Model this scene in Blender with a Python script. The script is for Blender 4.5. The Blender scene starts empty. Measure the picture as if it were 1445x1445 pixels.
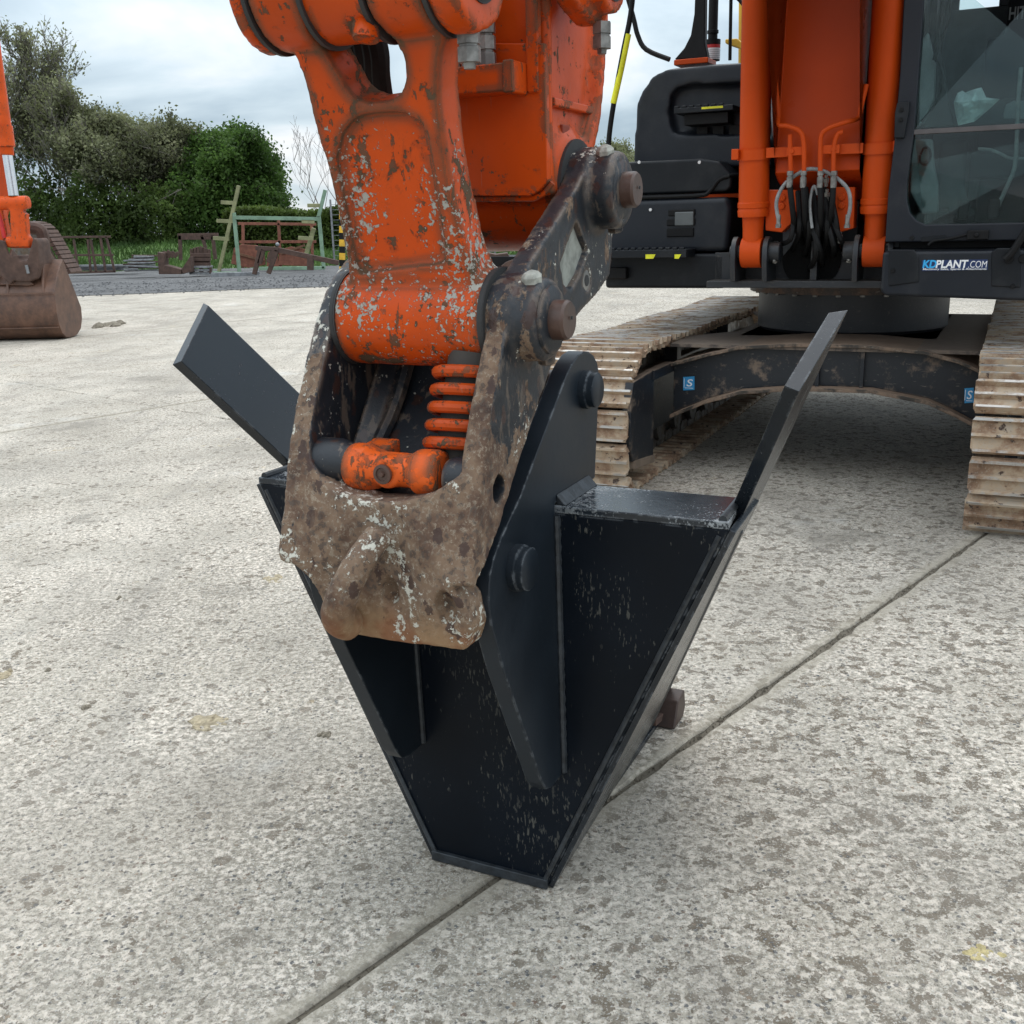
import bpy, bmesh, math, random
import numpy as np
from mathutils import Vector, Matrix, noise
from math import sin, cos, pi, radians, atan, atan2, sqrt, hypot

S = bpy.context.scene
COL = S.collection
# ------------------------------------------------------------------ camera
H, F, HOR, ROLL = 1.55, 1474.0, 313.0, -0.0264          # eye height, focal length in photo pixels, horizon row, roll
TH = atan((722.5 - HOR) / F)
cam = bpy.data.cameras.new('camera'); cam.sensor_width = 36; cam.lens = 36 * F / 1445
cam.clip_start = .05; cam.clip_end = 3000
co = bpy.data.objects.new('camera', cam); COL.objects.link(co); S.camera = co
_f = Vector((0, cos(TH), -sin(TH))); _u = Vector((0, sin(TH), cos(TH))); _r = Vector((1, 0, 0))
_rc = _r * cos(ROLL) + _u * sin(ROLL); _uc = _u * cos(ROLL) - _r * sin(ROLL)
M = Matrix((_rc, _uc, -_f)).transposed().to_4x4(); M.translation = Vector((0, 0, H)); co.matrix_world = M
# ------------------------------------------------------------------ sky, sun, exposure
SUN_EL, SUN_AZ = radians(66), radians(12)              # high sun behind thick cloud
W_ = bpy.data.worlds.new('World'); S.world = W_; W_.use_nodes = True
nt = W_.node_tree; nt.nodes.clear()
def wn(t, **k):
    n = nt.nodes.new(t)
    for a, b in k.items(): setattr(n, a, b)
    return n
L = nt.links.new
wo = wn('ShaderNodeOutputWorld'); bg = wn('ShaderNodeBackground'); bg.inputs[1].default_value = 1.0
sky = wn('ShaderNodeTexSky', sky_type='NISHITA', sun_disc=False, sun_elevation=SUN_EL, sun_rotation=SUN_AZ)
tc = wn('ShaderNodeTexCoord'); sep = wn('ShaderNodeSeparateXYZ'); L(tc.outputs['Generated'], sep.inputs[0])
def wm(op, a, b=None, c=None, clamp=False):
    n = wn('ShaderNodeMath', operation=op, use_clamp=clamp)
    for i, x in enumerate((a, b, c)):
        if x is None: continue
        if hasattr(x, 'links'): L(x, n.inputs[i])
        else: n.inputs[i].default_value = x
    return n.outputs[0]
zc = wm('MAXIMUM', sep.outputs[2], 0.0); zz = wm('ADD', zc, 0.22)
cx = wm('DIVIDE', sep.outputs[0], zz); cy = wm('DIVIDE', sep.outputs[1], zz)
cmb = wn('ShaderNodeCombineXYZ'); L(cx, cmb.inputs[0]); L(cy, cmb.inputs[1]); cmb.inputs[2].default_value = 3.1
n1 = wn('ShaderNodeTexNoise'); n1.inputs['Scale'].default_value = 1.15; n1.inputs['Detail'].default_value = 7; n1.inputs['Roughness'].default_value = .5; n1.inputs['Distortion'].default_value = .35
L(cmb.outputs[0], n1.inputs['Vector'])
rp = wn('ShaderNodeValToRGB'); L(n1.outputs[0], rp.inputs[0])
e = rp.color_ramp.elements; e[0].position = .36; e[0].color = (.40, .515, .615, 1); e[1].position = .62; e[1].color = (1.02, 1.03, 1.05, 1)
m_ = rp.color_ramp.elements.new(.5); m_.color = (.67, .785, .86, 1)
ms = wn('ShaderNodeVectorMath', operation='SCALE'); L(sky.outputs[0], ms.inputs[0]); ms.inputs['Scale'].default_value = .10
mx = wn('ShaderNodeMix', data_type='RGBA'); mx.inputs[0].default_value = .88; L(ms.outputs[0], mx.inputs[6]); L(rp.outputs[0], mx.inputs[7])
up = wm('MULTIPLY_ADD', wm('POWER', zc, 1.1), 1.7, 0.97)          # overcast sky: the zenith is brighter than the horizon
sc = wn('ShaderNodeVectorMath', operation='SCALE'); L(mx.outputs[2], sc.inputs[0]); L(up, sc.inputs['Scale'])
L(sc.outputs[0], bg.inputs[0]); L(bg.outputs[0], wo.inputs[0])
sun = bpy.data.lights.new('sun', 'SUN'); sun.energy = 1.2; sun.angle = radians(28); sun.color = (1, .97, .92)
so = bpy.data.objects.new('sun', sun); COL.objects.link(so)
_sd = Vector((sin(SUN_AZ) * cos(SUN_EL), cos(SUN_AZ) * cos(SUN_EL), sin(SUN_EL)))
so.rotation_euler = _sd.to_track_quat('Z', 'Y').to_euler()
S.view_settings.view_transform = 'Standard'; S.view_settings.look = 'None'; S.view_settings.exposure = 0; S.view_settings.gamma = 1
S.view_settings.use_curve_mapping = False
S.render.engine = 'CYCLES'; S.cycles.max_bounces = 8; S.cycles.transparent_max_bounces = 12

# ------------------------------------------------------------------ survey: the machine's own axes
# machine frame: A across the machine (to the right), D away from us along it, Z up
C0 = Vector((-.078, 2.249, 0)); PSI = radians(25.5)
va = Vector((cos(PSI), -sin(PSI), 0)); vd = Vector((sin(PSI), cos(PSI), 0))
def world(p): return C0 + va * p[0] + vd * p[1] + Vector((0, 0, p[2]))
def ray(u, v):
    p, q = u - 722.5, v - 722.5
    x = (p * cos(ROLL) + q * sin(ROLL)) / F; y = -(-p * sin(ROLL) + q * cos(ROLL)) / F
    return Vector((x, cos(TH) + y * sin(TH), -sin(TH) + y * cos(TH)))
EYE = Vector((0, 0, H))
def hit(u, v, n, c):
    r = ray(u, v); N = va * n[0] + vd * n[1] + Vector((0, 0, n[2]))
    t = (c - N.dot(EYE - C0)) / N.dot(r); P = EYE + r * t - C0
    return (P.dot(va), P.dot(vd), P.z)
def onA(u, v, A): return hit(u, v, (1, 0, 0), A)
def onD(u, v, D): return hit(u, v, (0, 1, 0), D)
def onZ(u, v, Z=0): return hit(u, v, (0, 0, 1), Z)
def onY(u, v, Y): r = ray(u, v); return tuple(EYE + r * (Y / r.y))          # world frame
def gnd(u, v): return world(onZ(u, v))

# ------------------------------------------------------------------ mesh helpers
class MB:
    def __init__(s): s.v = []; s.f = []
    def add(s, vs, fs):
        b = len(s.v); s.v += [tuple(x) for x in vs]; s.f += [tuple(i + b for i in f) for f in fs]; return s
    def prism(s, pts, vec):
        n = len(pts); q = [tuple(p[i] + vec[i] for i in range(3)) for p in pts]
        return s.add(list(pts) + q, [tuple(range(n))[::-1], tuple(range(n, 2 * n))] + [(i, (i + 1) % n, n + (i + 1) % n, n + i) for i in range(n)])
    def plateA(s, dz, a0, a1): return s.prism([(a0, p[0], p[1]) for p in dz], (a1 - a0, 0, 0))
    def plateD(s, az, d0, d1): return s.prism([(p[0], d0, p[1]) for p in az], (0, d1 - d0, 0))
    def plateZ(s, ad, z0, z1): return s.prism([(p[0], p[1], z0) for p in ad], (0, 0, z1 - z0))
    def box(s, x0, x1, y0, y1, z0, z1): return s.plateZ([(x0, y0), (x1, y0), (x1, y1), (x0, y1)], z0, z1)
    def cyl(s, p0, p1, r0, r1=None, n=28):
        r1 = r0 if r1 is None else r1; p0 = Vector(p0); p1 = Vector(p1); d = (p1 - p0).normalized()
        x = d.orthogonal().normalized(); y = d.cross(x)
        c = [(cos(2 * pi * i / n), sin(2 * pi * i / n)) for i in range(n)]
        vs = [p0 + (x * a + y * b) * r0 for a, b in c] + [p1 + (x * a + y * b) * r1 for a, b in c]
        return s.add(vs, [tuple(range(n))[::-1], tuple(range(n, 2 * n))] + [(i, (i + 1) % n, n + (i + 1) % n, n + i) for i in range(n)])
    def lathe(s, p0, axis, prof, n=32):
        p0 = Vector(p0); d = Vector(axis).normalized(); x = d.orthogonal().normalized(); y = d.cross(x); vs = []; fs = []
        for t, r in prof: vs += [p0 + d * t + (x * cos(2 * pi * i / n) + y * sin(2 * pi * i / n)) * r for i in range(n)]
        for k in range(len(prof) - 1):
            for i in range(n): j = (i + 1) % n; fs.append((k * n + i, k * n + j, k * n + n + j, k * n + n + i))
        fs += [tuple(range(n))[::-1], tuple(range((len(prof) - 1) * n, len(prof) * n))]
        return s.add(vs, fs)
    def tube(s, pts, r, n=8, sub=4):
        P = [Vector(p) for p in pts]
        if sub > 1 and len(P) > 2:
            Q = []
            for i in range(len(P) - 1):
                a, b, c, d = P[max(i - 1, 0)], P[i], P[i + 1], P[min(i + 2, len(P) - 1)]
                for k in range(sub):
                    t = k / sub; Q.append(.5 * ((2 * b) + (c - a) * t + (2 * a - 5 * b + 4 * c - d) * t * t + (3 * b - a - 3 * c + d) * t ** 3))
            P = Q + [P[-1]]
        vs = []; fs = []; x = None
        for i, p in enumerate(P):
            d = (P[min(i + 1, len(P) - 1)] - P[max(i - 1, 0)]).normalized()
            x = d.orthogonal().normalized() if x is None else (x - d * x.dot(d)).normalized()
            y = d.cross(x); rr = r(i / (len(P) - 1)) if callable(r) else r
            vs += [p + (x * cos(2 * pi * k / n) + y * sin(2 * pi * k / n)) * rr for k in range(n)]
        for i in range(len(P) - 1):
            for k in range(n): j = (k + 1) % n; fs.append((i * n + k, i * n + j, i * n + n + j, i * n + n + k))
        fs += [tuple(range(n))[::-1], tuple(range((len(P) - 1) * n, len(P) * n))]
        return s.add(vs, fs)
    def ball(s, c, r, n=12, m=8):
        r = (r, r, r) if not hasattr(r, '__len__') else r; vs = [(c[0], c[1], c[2] - r[2])]
        for j in range(1, m):
            t = -pi / 2 + pi * j / m
            vs += [(c[0] + r[0] * cos(t) * cos(2 * pi * i / n), c[1] + r[1] * cos(t) * sin(2 * pi * i / n), c[2] + r[2] * sin(t)) for i in range(n)]
        vs.append((c[0], c[1], c[2] + r[2])); fs = [(0, 1 + (i + 1) % n, 1 + i) for i in range(n)]
        for j in range(m - 2):
            for i in range(n): k = (i + 1) % n; b = 1 + j * n; fs.append((b + i, b + k, b + n + k, b + n + i))
        t = len(vs) - 1; b = 1 + (m - 2) * n; fs += [(t, b + i, b + (i + 1) % n) for i in range(n)]
        return s.add(vs, fs)
    def bar(s, p, q, w, h=None, up=(0, 0, 1)):
        h = h or w; p = Vector(p); q = Vector(q); d = (q - p).normalized(); u = Vector(up)
        if abs(d.dot(u)) > .95: u = Vector((0, 1, 0))
        x = d.cross(u).normalized() * w / 2; y = x.cross(d).normalized() * h / 2
        return s.prism([p - x - y, p + x - y, p + x + y, p - x + y], q - p)
    def mesh(s, name, off=(0, 0, 0)):
        me = bpy.data.meshes.new(name)
        me.from_pydata([(x[0] - off[0], x[1] - off[1], x[2] - off[2]) for x in s.v], [], s.f)
        bm = bmesh.new(); bm.from_mesh(me); bmesh.ops.recalc_face_normals(bm, faces=bm.faces); bm.to_mesh(me); bm.free()
        return me
def arc(c, r, a0, a1, n):
    return [(c[0] + r * cos(radians(a0 + (a1 - a0) * i / (n - 1))), c[1] + r * sin(radians(a0 + (a1 - a0) * i / (n - 1)))) for i in range(n)]
def tag(o, label=None, cat=None, group=None, kind=None):
    for k, x in (('label', label), ('category', cat), ('group', group), ('kind', kind)):
        if x: o[k] = x
    return o
class Thing:
    def __init__(s, name, label, cat, off=(0, 0, 0), frame='E', group=None):
        s.off = off; o = bpy.data.objects.new(name, None); COL.objects.link(o); s.o = o; o.empty_display_size = .2
        if frame == 'E': o.location = world(off); o.rotation_euler = (0, 0, -PSI)
        else: o.location = off
        tag(o, label, cat, group)
    def part(s, name, mb, mat, parent=None, bevel=0, seg=2, smooth=35, label=None, kind=None):
        me = mb.mesh(name, s.off) if isinstance(mb, MB) else mb
        return link(name, me, mat, parent or s.o, bevel, seg, smooth, label, kind)
def link(name, me, mat, parent=None, bevel=0, seg=2, smooth=35, label=None, kind=None):
    o = bpy.data.objects.new(name, me); COL.objects.link(o); o.parent = parent
    if mat and not me.materials: me.materials.append(mat)
    if smooth:
        me.polygons.foreach_set('use_smooth', [True] * len(me.polygons)); me.set_sharp_from_angle(angle=radians(smooth))
    if bevel:
        b = o.modifiers.new('bevel', 'BEVEL'); b.width = bevel; b.segments = seg; b.limit_method = 'ANGLE'; b.angle_limit = radians(32); b.harden_normals = True
    return tag(o, label, None, None, kind)
def sculpt(mbs, cut=(), voxel=.008, smooth=4, off=(0, 0, 0), rough=0, rscale=20, name='m'):
    """weld closed shapes into one casting: voxel union, cuts, smoothing, a little surface relief"""
    allv = MB()
    for m in mbs: allv.add(m.v, m.f)
    o = bpy.data.objects.new('t', allv.mesh('t', off)); COL.objects.link(o); tmp = [o]
    r = o.modifiers.new('r', 'REMESH'); r.mode = 'VOXEL'; r.voxel_size = voxel
    for c in cut:
        q = bpy.data.objects.new('t', c.mesh('t', off)); COL.objects.link(q); tmp.append(q)
        b = o.modifiers.new('b', 'BOOLEAN'); b.operation = 'DIFFERENCE'; b.object = q; b.solver = 'EXACT'
    if cut: r = o.modifiers.new('r2', 'REMESH'); r.mode = 'VOXEL'; r.voxel_size = voxel
    if smooth: k = o.modifiers.new('s', 'SMOOTH'); k.iterations = smooth; k.factor = .5
    dg = bpy.context.evaluated_depsgraph_get(); dg.update()
    me = bpy.data.meshes.new_from_object(o.evaluated_get(dg)); me.name = name
    for t in tmp: d = t.data; bpy.data.objects.remove(t); bpy.data.meshes.remove(d)
    if rough:
        n = len(me.vertices); co_ = np.empty(n * 3); me.vertices.foreach_get('co', co_); no = np.empty(n * 3); me.vertex_normals.foreach_get('vector', no)
        co_ = co_.reshape(-1, 3); no = no.reshape(-1, 3)
        dd = np.array([noise.fractal(Vector(p) * rscale, 1.0, 2.0, 4) for p in co_]) * rough
        co_ += no * dd[:, None]; me.vertices.foreach_set('co', co_.ravel()); me.update()
    return me
def quads(name, P, mat, parent=None, kind=None):
    """P: (n,4,3) array of quads as one mesh"""
    n = len(P); me = bpy.data.meshes.new(name); me.vertices.add(n * 4); me.vertices.foreach_set('co', np.asarray(P, dtype=np.float32).ravel())
    me.loops.add(n * 4); me.loops.foreach_set('vertex_index', np.arange(n * 4, dtype=np.int32))
    me.polygons.add(n); me.polygons.foreach_set('loop_start', np.arange(0, n * 4, 4, dtype=np.int32)); me.polygons.foreach_set('loop_total', np.full(n, 4, dtype=np.int32))
    me.update(calc_edges=True); me.materials.append(mat)
    o = bpy.data.objects.new(name, me); COL.objects.link(o); o.parent = parent
    if kind: o['kind'] = kind
    return o

# ------------------------------------------------------------------ materials
class N:
    def __init__(s, name):
        s.m = bpy.data.materials.new(name); s.m.use_nodes = True; s.t = s.m.node_tree; s.b = s.t.nodes['Principled BSDF']; s.out = s.t.nodes['Material Output']
        s.obj = s.node('ShaderNodeTexCoord').outputs['Object']; s.pos = s.node('ShaderNodeNewGeometry').outputs['Position']
    def set(s, sock, x):
        if x is None: return
        if hasattr(x, 'links') and hasattr(x, 'node'): s.t.links.new(x, sock)
        else:
            if hasattr(x, '__len__') and len(x) == 3 and sock.type == 'RGBA': x = (*x, 1)
            sock.default_value = x
    def node(s, t, i=None, **k):
        n = s.t.nodes.new(t)
        for a, b in k.items(): setattr(n, a, b)
        for a, b in (i or {}).items(): s.set(n.inputs[a], b)
        return n
    def noise(s, sc, det=4, ro=.5, vec=None, dist=0, d4=False): return s.node('ShaderNodeTexNoise', {'Scale': sc, 'Detail': det, 'Roughness': ro, 'Distortion': dist, 'Vector': vec or s.obj}).outputs[0]
    def vor(s, sc, vec=None, feat='F1', rnd=1): return s.node('ShaderNodeTexVoronoi', {'Scale': sc, 'Vector': vec or s.obj, 'Randomness': rnd}, feature=feat)
    def map(s, vec=None, scale=(1, 1, 1), rot=(0, 0, 0), loc=(0, 0, 0)): return s.node('ShaderNodeMapping', {'Vector': vec or s.obj, 'Scale': scale, 'Rotation': rot, 'Location': loc}).outputs[0]
    def thr(s, x, a, b, lo=0, hi=1): return s.node('ShaderNodeMapRange', {0: x, 1: a, 2: b, 3: lo, 4: hi}, interpolation_type='SMOOTHSTEP').outputs[0]
    def mth(s, op, a, b=None, c=None, clamp=False):
        n = s.node('ShaderNodeMath', {0: a}, operation=op, use_clamp=clamp)
        s.set(n.inputs[1], b); s.set(n.inputs[2], c); return n.outputs[0]
    def mul(s, *x):
        r = x[0]
        for y in x[1:]: r = s.mth('MULTIPLY', r, y)
        return r
    def mx(s, *x):
        r = x[0]
        for y in x[1:]: r = s.mth('MAXIMUM', r, y)
        return r
    def mix(s, a, b, f): return s.node('ShaderNodeMix', {0: f, 6: a, 7: b}, data_type='RGBA').outputs[2]
    def ramp(s, x, *st):
        n = s.node('ShaderNodeValToRGB', {0: x}); e = n.color_ramp.elements
        while len(e) < len(st): e.new(.5)
        for q, (p, c) in zip(e, st): q.position = p; q.color = (*c, 1)
        return n.outputs[0]
    def sep(s, v=None): return s.node('ShaderNodeSeparateXYZ', {0: v or s.obj}).outputs
    def edge(s, r=.012, lo=.02, hi=.12):
        b = s.node('ShaderNodeBevel', {'Radius': r}, samples=4).outputs[0]; g = s.node('ShaderNodeNewGeometry').outputs['Normal']
        d = s.node('ShaderNodeVectorMath', {0: b, 1: g}, operation='DOT_PRODUCT').outputs['Value']
        return s.thr(s.mth('SUBTRACT', 1, d), lo, hi)
    def near(s, c, r0, r1):
        d = s.node('ShaderNodeVectorMath', {0: s.obj, 1: c}, operation='DISTANCE').outputs['Value']; return s.thr(d, r0, r1, 1, 0)
    def bump(s, h, dist=.002, st=1, prev=None): return s.node('ShaderNodeBump', {'Height': h, 'Distance': dist, 'Strength': st, 'Normal': prev}).outputs[0]
    def done(s, col=None, rough=None, metal=None, normal=None, spec=None, coat=None):
        for k, x in (('Base Color', col), ('Roughness', rough), ('Metallic', metal), ('Normal', normal), ('Specular IOR Level', spec), ('Coat Weight', coat)):
            if x is not None: s.set(s.b.inputs[k], x)
        return s.m
def lin(h):
    h = h.lstrip('#'); return tuple(((int(h[i:i + 2], 16) / 255 + .055) / 1.055) ** 2.4 for i in (0, 2, 4))

ORANGE = (.60, .074, .006); MUD = (.135, .085, .048); LIME = (.46, .45, .40)
def paint_worn(name, base=ORANGE, chips=.5, edges=1, splat=None, rough=.34):
    n = N(name); v1 = n.noise(2.5, 3, .6); c = n.mix(base, tuple(x * .72 for x in base), n.thr(v1, .35, .7))
    mud = n.mix(MUD, (.07, .045, .03), n.noise(40, 4, .7))
    big = n.noise(11, 8, .68, dist=.4); a = n.thr(big, .665 - chips * .13, .68 - chips * .13)
    sm = n.noise(48, 4, .6); b = n.mul(n.thr(sm, .635 - chips * .05, .65 - chips * .05), n.thr(n.noise(5, 2), .42, .55))
    lng = n.noise(9, 6, .7, n.map(scale=(3, 3, .8))); l = n.thr(lng, .655 - chips * .09, .67 - chips * .09)
    m = n.mx(a, b, n.mul(l, .9)); h = m
    if edges:
        ed = n.mul(n.edge(.028, .003, .02), n.thr(n.noise(16, 7, .72), .60 - edges * .13, .62 - edges * .13)); m = n.mx(m, ed)
    c = n.mix(c, (.30, .05, .012), n.mul(n.thr(n.noise(11, 8, .68, dist=.4), .61 - chips * .13, .665 - chips * .13), .5))
    scr = n.mul(n.thr(n.noise(130, 3, .6, n.map(rot=(.2, .5, 0), scale=(1, 1, .045))), .66, .69), n.thr(n.noise(4, 3), .46, .56)); c = n.mix(c, (.30, .17, .12), n.mul(scr, .55))
    grm = n.thr(n.noise(3.4, 6, .7), .50, .74); c = n.mix(c, (.20, .055, .02), n.mul(grm, .38))
    c = n.mix(c, mud, m)
    hh = n.mth('SUBTRACT', 0, n.mul(m, 1)); r = n.mix((rough,) * 3, (.85,) * 3, m)
    if splat:
        reg = n.near(splat[0], splat[1] * .45, splat[1]); reg = n.mul(reg, n.thr(n.noise(7, 4, .6), .25, .60))
        sp = n.noise(58, 6, .66); t = n.mth('SUBTRACT', .715, n.mul(reg, .17)); s1 = n.thr(n.mth('SUBTRACT', sp, t), 0, .02)
        sp2 = n.noise(110, 3, .6); t2 = n.mth('SUBTRACT', .74, n.mul(reg, .195)); s2 = n.thr(n.mth('SUBTRACT', sp2, t2), 0, .03)
        s3 = n.mx(s1, s2); lime = n.mix(LIME, (.30, .28, .24), n.noise(60, 3)); c = n.mix(c, lime, s3); r = n.mix(r, (.9,) * 3, s3); hh = n.mth('ADD', hh, n.mul(s3, 1.3))
    nb = n.bump(n.noise(60, 3, .5), .0012, .4); nb = n.bump(hh, .0016, .9, nb)
    return n.done(c, r, 0, nb, .2)
def paint_clean(name, base, rough=.28, dust=.15, oj=.3, dustc=(.30, .27, .23), spec=.5):
    n = N(name); c = n.mix(base, tuple(x * .8 for x in base), n.thr(n.noise(1.6, 4), .3, .7))
    du = n.mul(n.thr(n.noise(3.2, 8, .65), .45, .75), dust); sp = n.mul(n.thr(n.noise(130, 2), .70, .74), dust)
    c = n.mix(c, dustc, n.mx(du, sp)); r = n.mth('ADD', rough, n.mul(n.noise(5, 6, .6), .22))
    return n.done(c, r, 0, n.bump(n.noise(45, 2), .0008, oj), spec)
def black_splash(name, base=(.0032, .0052, .0085), amount=1.0, rough=.24, streak=.25, spec=.14, mark=(.11, .108, .095), wear=.5):
    """semi-gloss black paint with dried water marks and splashed cement that ran downwards"""
    n = N(name); c = n.mix(base, tuple(x * 1.7 for x in base), n.thr(n.noise(3, 4), .3, .75))
    v = n.map(scale=(1, 1, streak)); reg = n.thr(n.noise(3.1, 4, .6), .36, .66)
    a = n.noise(105, 4, .6, v); t = n.mth('SUBTRACT', .745, n.mul(reg, .17 * amount)); m = n.thr(n.mth('SUBTRACT', a, t), 0, .05)
    a2 = n.noise(190, 2, .5, v); m2 = n.mul(n.thr(n.mth('SUBTRACT', a2, n.mth('SUBTRACT', .765, n.mul(reg, .16 * amount))), 0, .04), .8)
    m = n.mul(n.mx(m, m2), n.thr(n.noise(13, 4, .6), .3, .7, .25, .8)); c = n.mix(c, mark, m)
    ed = n.mul(n.edge(.007, .006, .035), n.thr(n.noise(24, 6, .7), .58 - wear * .16, .66 - wear * .16)); c = n.mix(c, (.18, .195, .21), n.mul(ed, wear))
    r = n.mth('ADD', n.mth('ADD', rough, n.mul(n.noise(6, 6, .65), .25)), n.mul(m, .4))
    return n.done(c, r, 0, n.bump(m, .0006, .8, n.bump(n.noise(70, 3), .0006, .3)), spec)
def cast_mud(name, black=0.0, lime=1.0, low0=.22, low1=.12, grad=True):
    """hitch casting: dried brown mud over black paint, dark wet drops, cement spatter"""
    n = N(name); p = n.noise(6, 8, .68); c = n.ramp(p, (.34, (.045, .025, .018)), (.44, (.115, .066, .042)), (.54, (.20, .13, .083)), (.68, (.125, .078, .055)))
    fine = n.noise(110, 5, .75); c = n.mix(c, (.33, .27, .20), n.mul(n.thr(fine, .50, .60), .7)); c = n.mix(c, (.038, .022, .018), n.mul(n.thr(n.noise(55, 5, .75), .52, .60), .75))
    x, y, z = n.sep(); low = n.thr(n.mth('ADD', z, n.mul(n.noise(5, 4), .16)), low0, low1)   # the lowest lip is rusted ochre
    c = n.mix(c, n.mix((.33, .20, .10), (.25, .10, .038), n.thr(n.noise(14, 5), .45, .62)), n.mul(low, .75))
    bl = n.noise(8, 7, .72, n.map(scale=(1, 1, .55))); nx = n.mth('ABSOLUTE', n.sep(n.node('ShaderNodeTexCoord').outputs['Normal'])[0])
    zf = n.mth('ADD', z, n.mth('ADD', n.mul(nx, .17), n.mul(n.noise(6, 4), .20))); up_ = n.thr(zf, .54, .84, black, 1.05) if grad else black
    t = n.mth('SUBTRACT', .66, n.mul(up_, .26)) if grad else .66 - black * .26; bm_ = n.thr(n.mth('SUBTRACT', bl, t), 0, .03)
    c = n.mix(c, (.014, .017, .022), bm_)
    ew = n.mul(n.edge(.016, .004, .03), n.thr(n.noise(20, 6, .72), .42, .54)); c = n.mix(c, (.17, .12, .085), n.mul(ew, n.mul(bm_, .85)))
    stk = n.mul(n.thr(n.noise(26, 5, .68, n.map(scale=(1, 1, .3))), .56, .62), bm_); c = n.mix(c, (.16, .12, .09), n.mul(stk, .6))
    dr = n.vor(30, n.map(scale=(1, 1, .48), rot=(0, .18, 0))); dm = n.mul(n.thr(n.mth('ADD', dr.outputs[0], n.mul(n.noise(34, 5, .7), 1.0)), .80, .76), n.thr(n.noise(4.5, 3), .44, .50))
    c = n.mix(c, (.045, .022, .017), n.mul(dm, .85))
    reg = n.thr(n.noise(6.5, 4, .6), .46, .66); sp = n.noise(70, 6, .7); t = n.mth('SUBTRACT', .685, n.mul(reg, .17 * lime)); sm = n.thr(n.mth('SUBTRACT', sp, t), 0, .03)
    c = n.mix(c, (.58, .56, .48), sm)
    r = n.mth('SUBTRACT', .86, n.mth('ADD', n.mul(bm_, .42), n.mul(dm, .12))); hgt = n.mth('ADD', n.mth('SUBTRACT', n.mul(p, .8), n.mul(bm_, .35)), n.mul(sm, .5))
    nb = n.bump(fine, .0012, .7); nb = n.bump(hgt, .005, .6, nb)
    return n.done(c, r, 0, nb)
def track_steel(name, k=1.0):
    n = N(name); x, y, z = n.sep()
    c = n.ramp(n.noise(7, 7, .68, n.map(n.pos)), (.30, (.15, .09, .058)), (.45, (.30, .195, .125)), (.55, (.45, .345, .24)), (.70, (.40, .35, .285)))
    c = n.mix(c, (.07, .045, .035), n.thr(n.noise(24, 5, .6, n.map(n.pos)), .60, .66)); c = n.mix(c, (.40, .35, .28), n.mul(n.thr(n.noise(90, 3, .6, n.map(n.pos)), .56, .66), .5))
    pol = n.mul(n.thr(z, .043, .049), n.thr(n.noise(9, 5, .7, n.map(n.pos, scale=(.6, 1, 1))), .42, .56)); c = n.mix(c, (.45, .43, .40), pol)
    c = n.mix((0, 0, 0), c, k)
    return n.done(c, n.mth('SUBTRACT', .85, n.mul(pol, .45)), n.mul(pol, .7), n.bump(n.noise(60, 4, .6, n.map(n.pos)), .003, .6))
def dirty_black(name, d=.5, base=(.010, .013, .018), mud=(.15, .10, .07), rough=.45):
    n = N(name); m = n.thr(n.noise(5, 8, .7), .68 - d * .25, .78 - d * .2); up_ = n.sep(n.node('ShaderNodeNewGeometry').outputs['Normal'])[2]
    m = n.mx(n.mul(m, .8), n.mul(n.thr(up_, .4, .9), min(1, d * 1.3))); c = n.mix(base, n.mix(mud, tuple(x * 1.7 for x in mud), n.noise(20, 5)), m)
    ed = n.mul(n.edge(.02, .01, .06), n.thr(n.noise(10, 4), .48, .56)); c = n.mix(c, mud, n.mul(ed, d))
    sc_ = n.mul(n.thr(n.noise(60, 3, .6, n.map(scale=(.3, 1, 1))), .64, .68), .5 * d); c = n.mix(c, (.3, .25, .2), sc_)
    return n.done(c, n.mth('ADD', rough, n.mul(m, .4)), 0, n.bump(n.noise(40, 4), .002, .5))
def plain(name, col, rough=.5, metal=0, var=.25, sc=8, bump=.3, bs=50):
    n = N(name); c = n.mix(col, tuple(x * (1 - var) for x in col), n.thr(n.noise(sc, 5, .6), .35, .65))
    return n.done(c, n.mth('ADD', rough, n.mul(n.noise(sc * 2, 4), .12)), metal, n.bump(n.noise(bs, 3), .001, bump))
def rusty(name, a=(.17, .085, .05), b=(.10, .045, .028), rough=.85):
    n = N(name); c = n.ramp(n.noise(6, 7, .7), (.3, b), (.5, a), (.72, tuple(x * 1.5 for x in a)))
    return n.done(c, rough, 0, n.bump(n.noise(50, 4), .002, .5))
def leaf_mat(name, a, b, tr=.35):
    n = N(name); r = n.node('ShaderNodeNewGeometry').outputs['Random Per Island']; c = n.mix(a, b, r)
    c = n.mix(c, tuple(x * .6 for x in a), n.thr(n.noise(.5, 3, .6, n.map(n.pos)), .40, .60))
    tl = n.node('ShaderNodeBsdfTranslucent', {'Color': c}); ms_ = n.node('ShaderNodeMixShader', {0: tr}); n.done(c, .6, spec=.3)
    n.t.links.new(n.b.outputs[0], ms_.inputs[1]); n.t.links.new(tl.outputs[0], ms_.inputs[2]); n.t.links.new(ms_.outputs[0], n.out.inputs[0]); return n.m

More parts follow.
